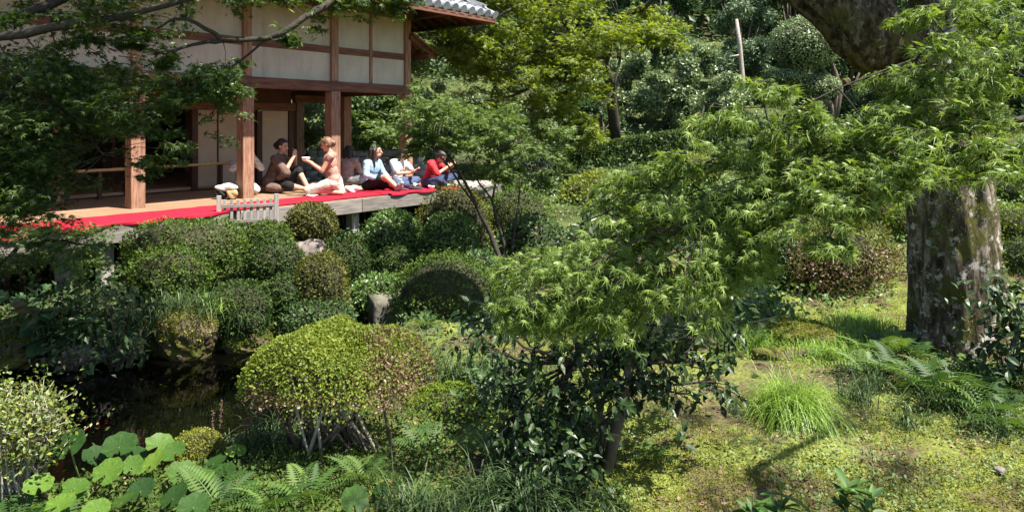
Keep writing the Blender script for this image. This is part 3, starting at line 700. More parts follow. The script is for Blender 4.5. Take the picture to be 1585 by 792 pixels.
def person(label, loc, face, J, look=(0,1,0), tilt_=(0,0,1), top=None, legs=None, hairm=None, hair='short', sc=1.0, sleeves=1, extra=None, hands=None, shoes=None, skirt=None, back_open=False, curl=.6):
    """J: joints in metres, x = right, y = facing direction. One continuous body with clothing and hair as children."""
    a = math.atan2(face[1], face[0])-math.pi/2
    J = {k: Vector(v) for k, v in J.items()}
    b = MB()
    pv, ch, nk, hd = J['pelvis'], J['chest'], J['neck'], J['head']
    sp = (ch-pv).normalized(); lat = (J['shR']-J['shL']).normalized(); fw = lat.cross(sp).normalized()*-1; fw = sp.cross(lat)
    rm = Matrix((lat, fw, sp)).transposed()
    hl = Vector(look).normalized(); hu = Vector(tilt_); hu = (hu-hl*hu.dot(hl)).normalized(); hr = hl.cross(hu); hm = Matrix((hr, hl, hu)).transposed()
    def torso(m, g=0.0):
        ell(m, pv+sp*.01, (.155+g, .115+g, .12+g), rm); ell(m, (pv+ch)/2, (.125+g, .092+g, .16+g), rm)
        ell(m, ch+sp*.02, (.145+g, .098+g, .14+g), rm); capsule(m, J['shR'], J['shL'], .055+g, .055+g)
        capsule(m, ch+sp*.08, nk-sp*.02, .075+g, .052+g)
    def arm(m, s, g=0., full=True, cut=1.0):
        sh, el, wr = J['sh'+s], J['el'+s], J['wr'+s]
        capsule(m, sh, sh+(el-sh)*min(1, cut), .050+g, .050+g+(.038-.050)*min(1, cut))
        if full: capsule(m, el, wr, .038+g, .026+g)
    def leg(m, s, g=0., cut=2.0):
        hp, kn, an = J['hip'+s], J['kn'+s], J['an'+s]
        capsule(m, hp, hp+(kn-hp)*min(1, cut), .085+g, .085+g-.028*min(1, cut))
        if cut > 1: capsule(m, kn, kn+(an-kn)*(cut-1), .056+g, .056+g-.02*(cut-1))
    def foot(m, s, g=0.):
        an, to = J['an'+s], J['to'+s]; capsule(m, an, an+(to-an)*.6, .036+g, .036+g); capsule(m, an+(to-an)*.5, to, .034+g, .022+g); ell(m, an-(to-an)*.18, (.03+g,.03+g,.03+g))
    torso(b); capsule(b, nk-sp*.03, hd-hu*.05, .048, .046)
    ell(b, hd+hu*.02, (.073, .090, .098), hm); ell(b, hd-hu*.055+hl*.022, (.052, .062, .055), hm); capsule(b, hd-hu*.07+hl*.05, hd-hu*.085+hl*.068, .022, .018)
    capsule(b, hd+hl*.085+hu*.01, hd+hl*.108-hu*.022, .009, .014)                       # nose
    capsule(b, hd+hl*.080-hu*.052, hd+hl*.083-hu*.053, .018, .014)
    for s in (-1, 1): ell(b, hd+hr*.075*s-hl*.005-hu*.005, (.012, .020, .030), hm)
    for s in 'LR':
        arm(b, s); leg(b, s); foot(b, s)
        hdir, hn = (hands or {}).get(s, (J['wr'+s]-J['el'+s], (0, .3, 1)))
        hand(b, J['wr'+s], hdir, hn, 1 if s == 'L' else -1, curl)
    body = fuse('person', b, SKIN, None, .0095, 3)
    body.location = [float(v) for v in loc]; body.rotation_euler = (0,0,a); body.scale = (sc,)*3
    tag(body, label, 'person', 'visitors sitting on the veranda')
    m = MB()
    for s in (-1, 1): ell(m, hd+hl*.079+hr*.032*s+hu*.012, (.014, .009, .008), hm); capsule(m, hd+hl*.085+hr*.018*s+hu*.034, hd+hl*.078+hr*.046*s+hu*.036, .005, .004)
    m.build('eye', EYE_M, body, True)
    m = MB(); capsule(m, hd+hl*.094-hu*.052-hr*.018, hd+hl*.094-hu*.052+hr*.018, .007, .007); m.build('mouth', LIP, body, True)
    if top:
        m = MB(); torso(m, .014)
        for s in 'LR': arm(m, s, .018, sleeves > 1, sleeves)
        if extra: extra(m, J)
        fuse('shirt', m, top, body, .011, 3)
    if legs:
        m = MB(); cut = legs[1]; ell(m, pv, (.17,.13,.12), rm)
        for s in 'LR': leg(m, s, .018, cut)
        if cut >= 2:
            pass
        fuse('trousers' if cut > 1.3 else 'shorts', m, legs[0], body, .011, 3)
    if skirt:
        m = MB(); skirt[1](m, J); fuse('skirt', m, skirt[0], body, .012, 5)
    if shoes:
        m = MB(); [foot(m, s, .012) for s in 'LR']; fuse('shoes', m, shoes, body, .011, 2)
    m = MB(); hm_ = hairm or HAIRM
    ell(m, hd+hu*.030-hl*.018, (.083, .092, .096), hm)
    for s in (-1, 1): ell(m, hd+hr*.066*s-hl*.03, (.022,.045,.06), hm)
    if hair == 'long':
        back = hd-hl*.07
        for u in (-.05, -.02, .02, .05): capsule(m, back+hr*u+hu*.02, back+hr*u*1.3-Vector((0,0,.34))-hl*.02, .045, .026)
        for s in (-1, 1): capsule(m, hd+hr*.075*s+hu*.02-hl*.01, hd+hr*.088*s-Vector((0,0,.26)), .030, .016)
    if hair == 'bun': ell(m, hd-hl*.105-hu*.01, (.052,.045,.05), hm); ell(m, hd-hl*.08-hu*.05, (.04,.03,.03), hm)
    if hair in ('short', 'bun', 'long'): ell(m, hd+hu*.085+hl*.035, (.062,.045,.028), hm)
    if hair == 'short': ell(m, hd-hl*.055-hu*.03, (.06,.045,.06), hm)
    fuse('hair', m, hm_, body, .009, 2)
    return body
def xf(body, p): return body.matrix_basis @ Vector(p)
def phone(label, body, p, nrm, up, col=(.02,.02,.022)):
    o = MB().box(-.037,.037,-.075,.075,-.005,.005).build('phone', PHM, None, bevel=.004); n = (body.matrix_basis.to_3x3() @ Vector(nrm)).normalized(); u = (body.matrix_basis.to_3x3() @ Vector(up)).normalized()
    x = u.cross(n).normalized(); u = n.cross(x); o.matrix_basis = Matrix.Translation(xf(body, p)) @ Matrix((x, u, n)).transposed().to_4x4()
    return tag(o, label, 'phone')
PHM = solid_mat('phone_case', (.03,.03,.035), (.05,.05,.055), 5, .25, 0, spec=.6)
bpy.context.view_layer.update()
X = dict
CL = dict(pelvis=(0,0,.11), chest=(0,.05,.36), neck=(0,.07,.53), head=(0,.12,.65), shR=(.16,.06,.47), shL=(-.16,.06,.47),
          hipR=(.09,.02,.10), hipL=(-.09,.02,.10), knR=(.34,.27,.13), knL=(-.34,.27,.13), anR=(-.05,.33,.055), anL=(.06,.25,.06), toR=(-.22,.36,.04), toL=(.22,.28,.04))
def fl(px, Y): return ((px-792.5)/FPX*Y, Y, FL+.014)
# 1 striped shirt behind the post
def longskirt(m, J):
    ell(m, J['pelvis'], (.17,.14,.13)); capsule(m, J['pelvis']+Vector((0,.02,.1)), J['pelvis'], .13, .17); ell(m, (.0,.10,.07), (.18,.18,.08)); capsule(m, J['hipR'], J['knR'], .09, .07); capsule(m, J['hipL'], J['knL'], .09, .07)
p1 = person('person in striped shirt and white skirt half hidden behind a post, phone raised', fl(377, 12.1), (.6, -.8), dict(CL, pelvis=(0,0,.16), chest=(0,.02,.42), neck=(0,.04,.60), head=(0,.07,.73), shR=(.17,.02,.54), shL=(-.17,.02,.54),
    elR=(.24,.20,.44), wrR=(.10,.32,.62), elL=(-.24,.2,.44), wrL=(-.08,.32,.62), hipR=(.09,0,.15), hipL=(-.09,0,.15), knR=(.12,.30,.09), knL=(-.12,.30,.09), anR=(.1,-.06,.05), anL=(-.1,-.06,.05), toR=(.1,-.2,.04), toL=(-.1,-.2,.04)), look=(.1,1,-.1), top=cloth('striped_shirt', (.72,.70,.66), (.10,.09,.10), 14), sleeves=1.85,
    hair='short', skirt=(cloth('white_skirt', (.74,.70,.64)), longskirt), hands={'R':((-.2,.1,1),(-1,.2,0)),'L':((.2,.1,1),(1,.2,0))}, curl=.9)
phone('phone held upright by the person in the striped shirt', p1, (0,.35,.72), (0,-1,.1), (0,.1,1))
# 2 brown robe, phone raised
def robe(m, J):
    ell(m, J['pelvis']+Vector((0,0,.02)), (.21,.19,.16)); capsule(m, J['chest'], J['pelvis'], .135, .17); ell(m, J['pelvis']+Vector((.16,.12,-.06)), (.14,.2,.09))
    for s in 'RL': capsule(m, J['sh'+s], J['el'+s]+Vector((0,0,-.04)), .066, .078); capsule(m, J['el'+s]+Vector((0,0,-.04)), J['hip'+s]*.5+J['el'+s]*.5, .06, .07)
p2 = person('person with black hair in a loose brown robe raising a phone in both hands', fl(424, 12.5), (1, -.12), dict(CL, pelvis=(0,0,.14), chest=(0,.07,.42), neck=(0,.11,.60), head=(0,.14,.74), shR=(.17,.09,.54), shL=(-.17,.09,.54),
    elR=(.21,.30,.36), wrR=(.08,.37,.57), elL=(-.21,.26,.40), wrL=(-.07,.34,.58), hipR=(.09,.04,.12), hipL=(-.09,.04,.12), knR=(.22,.35,.12), anR=(.02,.50,.055), toR=(.10,.62,.04), knL=(-.12,.36,.34), anL=(-.05,.55,.07), toL=(-.04,.72,.14)),
    look=(.05,1,-.25), top=cloth('brown_robe', (.12,.075,.06), (.17,.11,.09)), sleeves=1.0, extra=robe, legs=(cloth('black_shorts', (.012,.012,.013)), 1.1), hair='bun', hands={'R':((-.35,.15,1),(-.6,-.6,.1)),'L':((.35,.15,1),(.6,-.6,.1))}, curl=.8, sc=1.08)
phone('phone raised by the person in the brown robe', p2, (0,.36,.66), (0,-1,.15), (1,0,.05))
fl_m = MB()
for k in range(6):
    a = k*math.pi/3; ell(fl_m, xf(p2, (-.055+.0, .01, .76))+Vector((.028*math.cos(a), -.01*math.sin(k), .028*math.sin(a))), (.02,.012,.02))
tag(fuse('hair_flower', fl_m, cloth('petal', (.75,.55,.35)), None, .006, 2), 'pale flower ornament pinned in the black hair of the person in brown', 'hair ornament')
# 3 pale dress, kneeling upright
def dress(m, J):
    ell(m, J['pelvis'], (.16,.13,.14)); capsule(m, J['hipR'], J['knR'], .10, .07); capsule(m, J['hipL'], J['knL'], .10, .07); capsule(m, J['pelvis']+Vector((0,-.02,-.05)), J['pelvis']+Vector((0,-.10,-.17)), .14, .08); ell(m, J['knR']+Vector((-.12,-.1,-.03)), (.15,.18,.06))
p3 = person('person in a pale sleeveless dress kneeling upright with a white bowl in both hands', fl(517, 11.85), (-1, -.10), dict(pelvis=(0,0,.24), chest=(0,.06,.52), neck=(0,.06,.70), head=(0,.11,.83), shR=(.16,.04,.64), shL=(-.16,.04,.64),
    elR=(.18,.16,.41), wrR=(.05,.36,.53), elL=(-.18,.16,.41), wrL=(-.05,.36,.53), hipR=(.09,.02,.20), hipL=(-.09,.02,.20), knR=(.13,.40,.10), knL=(-.13,.40,.10), anR=(.09,.02,.06), anL=(-.09,.02,.06), toR=(.09,-.16,.04), toL=(-.09,-.16,.04)),
    look=(0,1,-.35), top=cloth('pink_bodice', (.34,.18,.14), (.44,.26,.21)), sleeves=.12, hairm=HAIRB, hair='bun', skirt=(cloth('cream_skirt', (.50,.50,.40), (.60,.60,.50)), dress), hands={'R':((-.25,1,.35),(-.6,0,.8)),'L':((.25,1,.35),(.6,0,.8))}, curl=.5, sc=1.02)
bw = MB(); ring = [(.0,0),(.03,.0),(.055,.02),(.068,.055),(.07,.07),(.064,.07),(.05,.028),(0,.02)]; n = 20
for r, z in ring:
    for k in range(n): a = 2*math.pi*k/n; bw.v.append((r*math.cos(a), r*math.sin(a), z))
bw.f += [(i*n+k, i*n+(k+1) % n, (i+1)*n+(k+1) % n, (i+1)*n+k) for i in range(len(ring)-1) for k in range(n)]
BOWL = solid_mat('white_porcelain', (.74,.72,.68), (.78,.76,.72), 5, .25, 0, spec=.6)
bowl_me = bw.mesh('tea_bowl', BOWL, True); o = link('tea_bowl', bowl_me, None, xf(p3, (0,.45,.555))); tag(o, 'white tea bowl held by the kneeling person in the pale dress', 'bowl')
# 4 long hair, seen from behind
p4 = person('person in a mauve top with long dark hair, back turned, behind the middle post', fl(536, 13.75), (.25, 1), dict(CL, elR=(.22,.14,.27), wrR=(.12,.28,.22), elL=(-.22,.14,.27), wrL=(-.12,.28,.22)),
    top=cloth('mauve_top', (.30,.20,.20), (.38,.27,.27)), sleeves=1.0, legs=(cloth('grey_trousers', (.12,.12,.13)), 1.95), hair='long')
# 5 denim jacket
def jacket(m, J): ell(m, J['pelvis']+Vector((0,-.02,.08)), (.19,.15,.13))
p5 = person('person in a pale denim jacket with long dark hair and bare outstretched legs', fl(572, 12.72), (.88, -.42), dict(CL, pelvis=(0,0,.12), head=(-.01,.13,.67), elR=(.23,.10,.28), wrR=(.10,.28,.20), elL=(-.22,.12,.30), wrL=(-.10,.30,.24),
    knR=(.10,.40,.25), anR=(.06,.62,.07), toR=(.08,.72,.16), knL=(-.13,.38,.12), anL=(.02,.58,.055), toL=(.06,.70,.10)), look=(-.35,1,-.02), top=cloth('denim_jacket', (.22,.36,.52), (.34,.48,.62)), sleeves=1.75, extra=jacket,
    legs=(cloth('black_skirt', (.012,.011,.012)), .75), hair='long', shoes=cloth('grey_sneaker', (.38,.36,.35)), sc=1.04)
# 6 white tee
p6 = person('person in white tee and jeans looking down at a phone', fl(611, 13.2), (.90, -.40), dict(CL, chest=(0,.07,.36), neck=(0,.13,.53), head=(0,.21,.63), shR=(.18,.08,.48), shL=(-.18,.08,.48), elR=(.24,.22,.29), wrR=(.06,.38,.30), elL=(-.24,.24,.30), wrL=(-.06,.40,.33)),
    look=(0,1,-.6), top=cloth('white_tee', (.66,.63,.60), (.74,.71,.68)), sleeves=.75, legs=(cloth('blue_jeans', (.05,.075,.15), (.08,.11,.20)), 1.95), hair='short', shoes=cloth('white_sock', (.7,.68,.66)), hands={'R':((-.3,1,.2),(-.5,0,1)),'L':((.3,1,.2),(.5,0,1))})
phone('phone held low by the person in the white tee', p6, (0,.50,.345), (0,-.6,.8), (1,.1,0))
# 7 red shirt
p7 = person('person in a red shirt and dark jeans hunched over near the carpet end', fl(662, 13.25), (.92, -.3), dict(CL, chest=(0,.10,.35), neck=(0,.19,.50), head=(0,.27,.58), shR=(.17,.13,.46), shL=(-.17,.13,.46), elR=(.22,.30,.28), wrR=(.08,.44,.40), elL=(-.22,.30,.30), wrL=(-.06,.46,.40),
    knR=(.30,.38,.17), knL=(-.26,.42,.20)), look=(0,1,-.8), top=cloth('red_shirt', (.52,.02,.03), (.66,.04,.05)), sleeves=1.0, legs=(cloth('dark_jeans', (.03,.045,.10), (.05,.07,.14)), 1.95), hair='short', shoes=cloth('pale_sock', (.6,.56,.52)))
# small belongings
def lumpbag(name, label, cat, x, Y, r, mat, seed, z=0):
    o = rock(name, label, (x, Y, FL+.014+r[2]*.9+z), r, mat, seed, 2.2, .3, cat); return o
M['whitecloth'] = cloth('white_bag_cloth', (.70,.66,.62)); M['browncloth'] = cloth('brown_bag_cloth', (.16,.09,.045), (.30,.20,.10)); M['blackcloth'] = cloth('black_bag_cloth', (.02,.02,.02)); M['tan'] = cloth('tan_bag', (.35,.24,.12))
M['dots'] = solid_mat('dotted_cloth', (.1,.1,.1), (.7,.7,.7), 40, .9, .2, stops=[(.36,(.08,.07,.08)),(.44,(.66,.63,.6))])
o = fl(348, 11.4); lumpbag('cloth_bundle', 'crumpled white shawl heaped on bags left of the striped person', 'shawl', o[0]+.02, 11.4, (.15,.10,.06), 'whitecloth', 4, .11)
lumpbag('handbag', 'dark handbag under the crumpled white shawl', 'bag', o[0]-.03, 11.38, (.09,.09,.07), 'blackcloth', 6)
lumpbag('handbag', 'tan brown bag next to the post under the white shawl', 'bag', o[0]+.15, 11.32, (.08,.08,.07), 'tan', 9)
o = fl(545, 12.35); lumpbag('cloth_bag', 'white dotted cloth bag lying on the carpet beside the middle post', 'bag', o[0], 12.35, (.125,.08,.06), 'dots', 3)
o = fl(493, 11.65); lumpbag('folded_cloth', 'small white folded cloth in front of the kneeling person', 'cloth', o[0]-.1, 11.6, (.09,.06,.02), 'whitecloth', 8)
o = fl(574, 12.45); ob = MB().box(-.06,.06,-.03,.03,0,.012).build('phone', PHM, None, bevel=.004); ob.location = (o[0], 12.42, FL+.012); tag(ob, 'black phone lying on the carpet beside the denim jacket', 'phone')
def shoe(x, Y, rz, label, mat):
    m = MB(); capsule(m, (-.09,0,.035), (.05,0,.03), .036, .034); capsule(m, (.03,0,.028), (.11,0,.022), .036, .028); capsule(m, (-.09,0,.045), (-.05,0,.07), .03, .032)
    o = fuse('shoe', m, mat, None, .009, 2); o.location = (x, Y, FL+.022); o.rotation_euler = (0,0,rz); tag(o, label, 'shoe', 'dark shoes on the carpet'); return o
SH = cloth('dark_shoe', (.03,.028,.03), (.06,.055,.06)); o = fl(620, 12.55)
shoe(o[0], 12.5, .4, 'dark shoe on the carpet nearest the grey sneakers', SH); shoe(o[0]+.24, 12.72, .3, 'dark shoe on the carpet below the crossed jeans', SH)
o = fl(668, 12.85); ob = link('tea_bowl', bowl_me, None, (o[0], 12.85, FL+.02)); tag(ob, 'small pale bowl on the carpet below the person in red', 'bowl')
# ------------------------------------------------------------------ shrubs of the far bank
AZ = 'clipped azaleas on the pond bank'
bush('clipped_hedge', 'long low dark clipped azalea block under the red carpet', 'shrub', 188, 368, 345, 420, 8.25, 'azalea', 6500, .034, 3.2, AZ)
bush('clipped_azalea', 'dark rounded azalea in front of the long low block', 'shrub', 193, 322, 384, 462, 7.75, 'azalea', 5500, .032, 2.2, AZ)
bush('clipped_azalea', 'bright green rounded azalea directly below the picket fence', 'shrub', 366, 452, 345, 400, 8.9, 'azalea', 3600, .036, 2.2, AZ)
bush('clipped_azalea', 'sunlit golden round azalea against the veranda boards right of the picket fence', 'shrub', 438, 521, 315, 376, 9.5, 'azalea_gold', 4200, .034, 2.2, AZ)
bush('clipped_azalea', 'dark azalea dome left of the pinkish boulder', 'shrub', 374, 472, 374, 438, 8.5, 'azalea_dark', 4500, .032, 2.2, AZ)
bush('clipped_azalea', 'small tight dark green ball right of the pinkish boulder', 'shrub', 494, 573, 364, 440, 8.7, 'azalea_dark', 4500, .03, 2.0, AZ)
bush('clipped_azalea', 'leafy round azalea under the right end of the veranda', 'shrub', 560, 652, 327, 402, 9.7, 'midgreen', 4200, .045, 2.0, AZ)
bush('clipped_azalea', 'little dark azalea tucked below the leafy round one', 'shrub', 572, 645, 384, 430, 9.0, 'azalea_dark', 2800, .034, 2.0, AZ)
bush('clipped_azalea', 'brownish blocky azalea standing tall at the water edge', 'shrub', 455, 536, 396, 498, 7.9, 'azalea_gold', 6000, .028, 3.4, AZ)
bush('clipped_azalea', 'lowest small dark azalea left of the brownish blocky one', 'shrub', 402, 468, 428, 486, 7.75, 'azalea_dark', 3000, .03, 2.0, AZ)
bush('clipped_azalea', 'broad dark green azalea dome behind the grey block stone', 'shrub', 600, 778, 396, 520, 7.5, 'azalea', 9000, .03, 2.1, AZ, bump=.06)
bush('clipped_azalea', 'flat dark azalea behind the grass tufted mossy rock', 'shrub', 318, 420, 438, 520, 7.45, 'azalea_dark', 4500, .03, 2.6, AZ)
bush('shrub', 'low leafy green shrub between the dark ball and the broad azalea dome', 'shrub', 535, 640, 428, 492, 8.25, 'midgreen', 3200, .045, 2.2)
bush('shrub', 'dark low growth at the water line below the brownish blocky azalea', 'shrub', 430, 545, 470, 520, 7.62, 'forest', 3200, .045, 2.2)
# ---- foreground umbrella shaped azalea on many stems
def umbrella():
    Y = 4.2; gx = (512-792.5)/FPX*Y; g = gzs(gx, Y+.1); base = np.array([gx, Y+.12, g]); root = empty('umbrella_azalea', base, 0, 'wide sunlit yellow green azalea clipped like a parasol on bare stems beside the pond', 'shrub')
    rx, ry = .535, .40; zt = W(0, 512, Y)[2]-.01-g; ze = W(0, 592, Y)[2]-g
    n = 24000; a = RG.random(n)*2*math.pi; r = np.sqrt(RG.random(n)); x = r*np.cos(a); y = r*np.sin(a)
    lum = fbm(x*3+7, y*3+3, 31)-.5
    top = ze+(zt-ze)*(1-r**2.6)**.55+.10*lum*(1-r**4); edge = sstep(.80, 1., r)
    th = .05+.07*edge; z = top-th*RG.random(n)**1.3-.05*edge*RG.random(n)+.03*edge*np.sin(a*5+1)
    z = z+.03*np.sin(a*3+2)*r
    rr = 1+.09*np.sin(a*4+.7)+.05*np.sin(a*9)
    P = np.stack([x*rx*rr, y*ry*rr, z], 1); N = unit(np.stack([x*r**2*1.6, y*r**2*1.6, 1-.75*r], 1))
    yd = unit(N*.7+rdir(n)*.9); nz = unit(N+rdir(n)*.6); red = RG.random(n) < .62*sstep(.25, .95, x+.55*(fbm(x*4+3, y*4+z*6, 33)-.5)*2)
    sz = .0205*(.6+.7*RG.random(n))
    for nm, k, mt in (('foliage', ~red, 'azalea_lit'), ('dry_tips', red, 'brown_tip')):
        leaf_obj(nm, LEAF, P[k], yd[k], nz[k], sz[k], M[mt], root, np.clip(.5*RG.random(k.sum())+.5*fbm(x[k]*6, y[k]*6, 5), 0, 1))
    # skirt of brown twigs hanging under the rim
    n = 2200; a = RG.random(n)*2*math.pi; r = .55+.45*RG.random(n)**.6; P = np.stack([r*rx*np.cos(a), r*ry*np.sin(a), ze-.0-.075*RG.random(n)*(1-.5*np.sin(a*3))], 1)
    leaf_obj('dry_tips', LEAF, P, rdir(n), rdir(n), .024*(.6+.7*RG.random(n)), M['brown_tip'], root)
    for k in range(34):
        mb = MB(); a = RG.random()*2*math.pi; c = (-.12 if k < 24 else .25); b = np.array([c+RG.normal()*.10, RG.normal()*.09, -.02]); e = np.array([rx*.9*math.cos(a)*RG.random()**.5, ry*.9*math.sin(a)*RG.random()**.5, 0]); rr = math.hypot(e[0]/rx, e[1]/ry)
        e[2] = ze+(zt-ze)*max(0, 1-rr**2.6)**.55-.05; m1 = b*.6+e*.4+RG.normal(size=3)*.025; m2 = b*.25+e*.75+RG.normal(size=3)*.025
        mb.tube([b, m1, m2, e], [.012*RG.uniform(.6,1.25), .009, .007, .004], 6, .1); mb.build('stem', M['twig' if k % 3 else 'palewood'], root, True)
        if k % 2 == 0:
            mb = MB()
            for _ in range(4): f = m2+RG.normal(size=3)*np.array([.13,.12,.06])+np.array([0,0,.06]); mb.tube([m1*.4+m2*.6, f], [.005, .002], 4)
            mb.build('twigs', M['twig'], root)
umbrella()
def twiggy(name, label, px0, px1, py0, py1, Y, mats, ns, nl, leaf, wood='palewood'):
    a, b = W(px0, py0, Y), W(px1, py1, Y); cx = (a[0]+b[0])/2; z0 = gzs(cx, Y); H = a[2]-z0; Rx = (b[0]-a[0])/2
    root = empty(name, (cx, Y, z0), 0, label, 'shrub'); mb = MB(); T = []
    for k in range(ns):
        p = np.array([RG.normal()*Rx*.25, RG.normal()*Rx*.2, 0]); ang = RG.random()*6.28; q = p.copy(); pts = [q]
        tgt = np.array([Rx*math.cos(ang)*RG.random()**.5, Rx*.7*math.sin(ang)*RG.random()**.5, H*RG.uniform(.55, 1)])
        for t in (.35,.7,1): pts.append(p*(1-t)+tgt*t+RG.normal(size=3)*.03*Rx)
        mb.tube(pts, [.006,.005,.0035,.002], 5); T += [pts[2], pts[3]]
        for _ in range(5):
            s = pts[2]*(1-(u := RG.random()))+pts[3]*u; e = s+RG.normal(size=3)*np.array([.3,.25,.18])*Rx*.7+np.array([0,0,.05]); mb.tube([s, (s+e)/2+RG.normal(size=3)*.01, e], [.003,.0022,.0012], 4); T.append(e)
    mb.build('stems', M[wood], root, True); T = np.array(T)
    for j, mt in enumerate(mats):
        i = RG.integers(0, len(T), nl//len(mats)); P = T[i]+RG.normal(size=(len(i),3))*.045; m = len(P)
        leaf_obj('foliage', LEAF, P, unit(rdir(m)+np.array([0,0,.6])), unit(rdir(m)*.7+np.array([0,0,1.])), leaf*(.6+.7*RG.random(m)), M[mat_] if (mat_ := mt) else None, root)
    return root
twiggy('twiggy_azalea', 'straggly sunlit azalea with bare pale twigs at the left edge of the lawn', -60, 112, 610, 770, 3.75, ('azalea_lit','cover','azalea_gold'), 60, 5200, .026)
bush('moss_mound', 'rounded deep green moss mound right of the parasol shaped azalea', 'moss mound', 612, 772, 604, 720, 4.9, 'moss_leaf', 12000, .018, 2.2, depth=.06, bump=.05)
bush('moss_mound', 'small yellow mossy hump on the near pond shore', 'moss mound', 262, 340, 672, 715, 4.45, 'mossy', 5500, .012, 2.2, depth=.06)
bush('shrub', 'brown twiggy rounded shrub left of the big tree trunk', 'shrub', 1215, 1405, 325, 474, 8.4, 'azalea_gold', 7000, .038, 2.1, depth=.5, core='core', csz=.62, extra=('brown_tip', 4500, lambda N: N[:,2] < .4))
MMD = 'moss mounds on the right slope'
for (a, b, c, d, Y, mt, lb) in ((1375,1470,318,380,9.6,'moss_leaf','mossy hump just left of the big trunk'), (1535,1650,318,392,8.8,'moss_leaf','mossy hump at the right edge above the dark leafed shrub'),
    (1545,1680,268,330,10.2,'azalea','rounded green cushion highest at the right edge'), (1285,1385,300,345,10.5,'azalea_gold','low gold green cushion behind the brown twiggy shrub'), (1555,1660,372,440,7.9,'azalea_dark','dark low cushion at the right edge beside the trunk')):
    bush('moss_mound', lb, 'moss mound', a, b, c, d, Y, mt, 4500, .03, 2.2, MMD, depth=.08)
MS = 'mixed shrubs in the middle distance'
for i, (a, b, c, d, Y, mt, n, lf, lb) in enumerate((
    (640,765,286,400,10.6,'azalea_gold',6500,.04,'airy sunlit shrub at the right end of the veranda, behind the small maple stems'),
    (742,862,286,392,11.2,'azalea',6500,.04,'fine leaved shrub right of the small maple stems'),
    (650,740,330,410,9.6,'midgreen',3600,.05,'leafy green shrub in front of the small maple stems'),
    (770,880,335,420,9.9,'forest',4500,.05,'dark shrub between the fine leaved shrub and the near maple sprays'),
    (860,975,268,345,14,'azalea_lit',5500,.055,'yellow green airy shrub below the long hedge'),
    (790,872,236,310,15.2,'greygreen',4200,.06,'grey green bush at the left end of the long hedge'),
    (1020,1128,238,292,16,'azalea_lit',5500,.05,'smooth gold green dome in front of the right part of the hedge'),
    (930,1060,300,400,11.5,'azalea',6000,.05,'mid green shrub half behind the near maple sprays'),
    (1060,1180,290,390,11,'midgreen',6000,.05,'leafy shrub behind the near maple sprays'),
    (1120,1235,335,455,8.6,'forest',6500,.05,'dark leafy shrub between the camellia and the brown twiggy shrub'),
    (860,1000,345,450,9,'forest',6500,.05,'dark shrub behind the upper camellia'),
    (1150,1290,240,320,13,'azalea',5500,.055,'green shrub behind the near maple on the right'),
    (1285,1420,215,300,14,'midgreen',5500,.06,'green shrub seen under the big limb'),
    (690,800,395,470,8.4,'forest',4000,.05,'dark leafy growth beside the broad azalea dome'),
    (880,1010,440,520,7.2,'forest',4500,.05,'dark low shrub behind the camellia leaves'))):
    bush('shrub', lb, 'shrub', a, b, c, d, Y, mt, n, lf, 2.0, MS, depth=.35)
# long clipped hedge on the slope, in one curved run
def hedge():
    pts = [W(835, 280, 19), W(930, 272, 19.3), W(1030, 258, 20), W(1130, 240, 21)]; tops = [228, 222, 206, 190]
    root = empty('long_hedge', pts[1], 0, 'long dark clipped hedge curving along the far slope', 'hedge'); o = np.array(pts[1])
    n = 17000; t = RG.random(n)*2.999; i = t.astype(int); f = t-i; A = np.array(pts); T = np.array([W(0, y, p[1])[2] for y, p in zip(tops, pts)])
    P = A[i]*(1-f)[:, None]+A[i+1]*f[:, None]; top = T[i]*(1-f)+T[i+1]*f; bot = P[:,2]
    face = RG.random(n); ft = face < .7; z = np.where(ft, bot+(top-bot)*RG.random(n), top-.03*RG.random(n)); dy = np.where(ft, -.06*RG.random(n), .9*RG.random(n)); dy = dy+.10*(vnoise(P[:,0]*3, z*3, 5)-.5)
    q = np.stack([P[:,0], P[:,1]+dy, z+.06*(vnoise(P[:,0]*2.5, dy*4, 8)-.5)], 1)-o; N = np.where(ft[:, None], [0,-1,.25], [0,-.1,1.]); N = unit(N+rdir(n)*.5)
    leaf_obj('foliage', LEAF, q, unit(N*.5+rdir(n)), N, .065*(.7+.6*RG.random(n)), M['azalea_dark'], root, np.clip(RG.random(n)*.8+.3*(~ft), 0, 1))
    mb = MB()
    for k in range(3):
        a, b = A[k]-o, A[k+1]-o; ta, tb = T[k]-.06-o[2], T[k+1]-.06-o[2]
        mb.add([(a[0],a[1]+.04,a[2]-.6),(b[0],b[1]+.04,b[2]-.6),(b[0],b[1]+.04,tb),(a[0],a[1]+.04,ta),(a[0],a[1]+.85,a[2]-.6),(b[0],b[1]+.85,b[2]-.6),(b[0],b[1]+.85,tb),(a[0],a[1]+.85,ta)], [(0,1,2,3),(3,2,6,7),(4,7,6,5),(0,3,7,4),(1,5,6,2)])
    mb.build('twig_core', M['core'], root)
hedge()
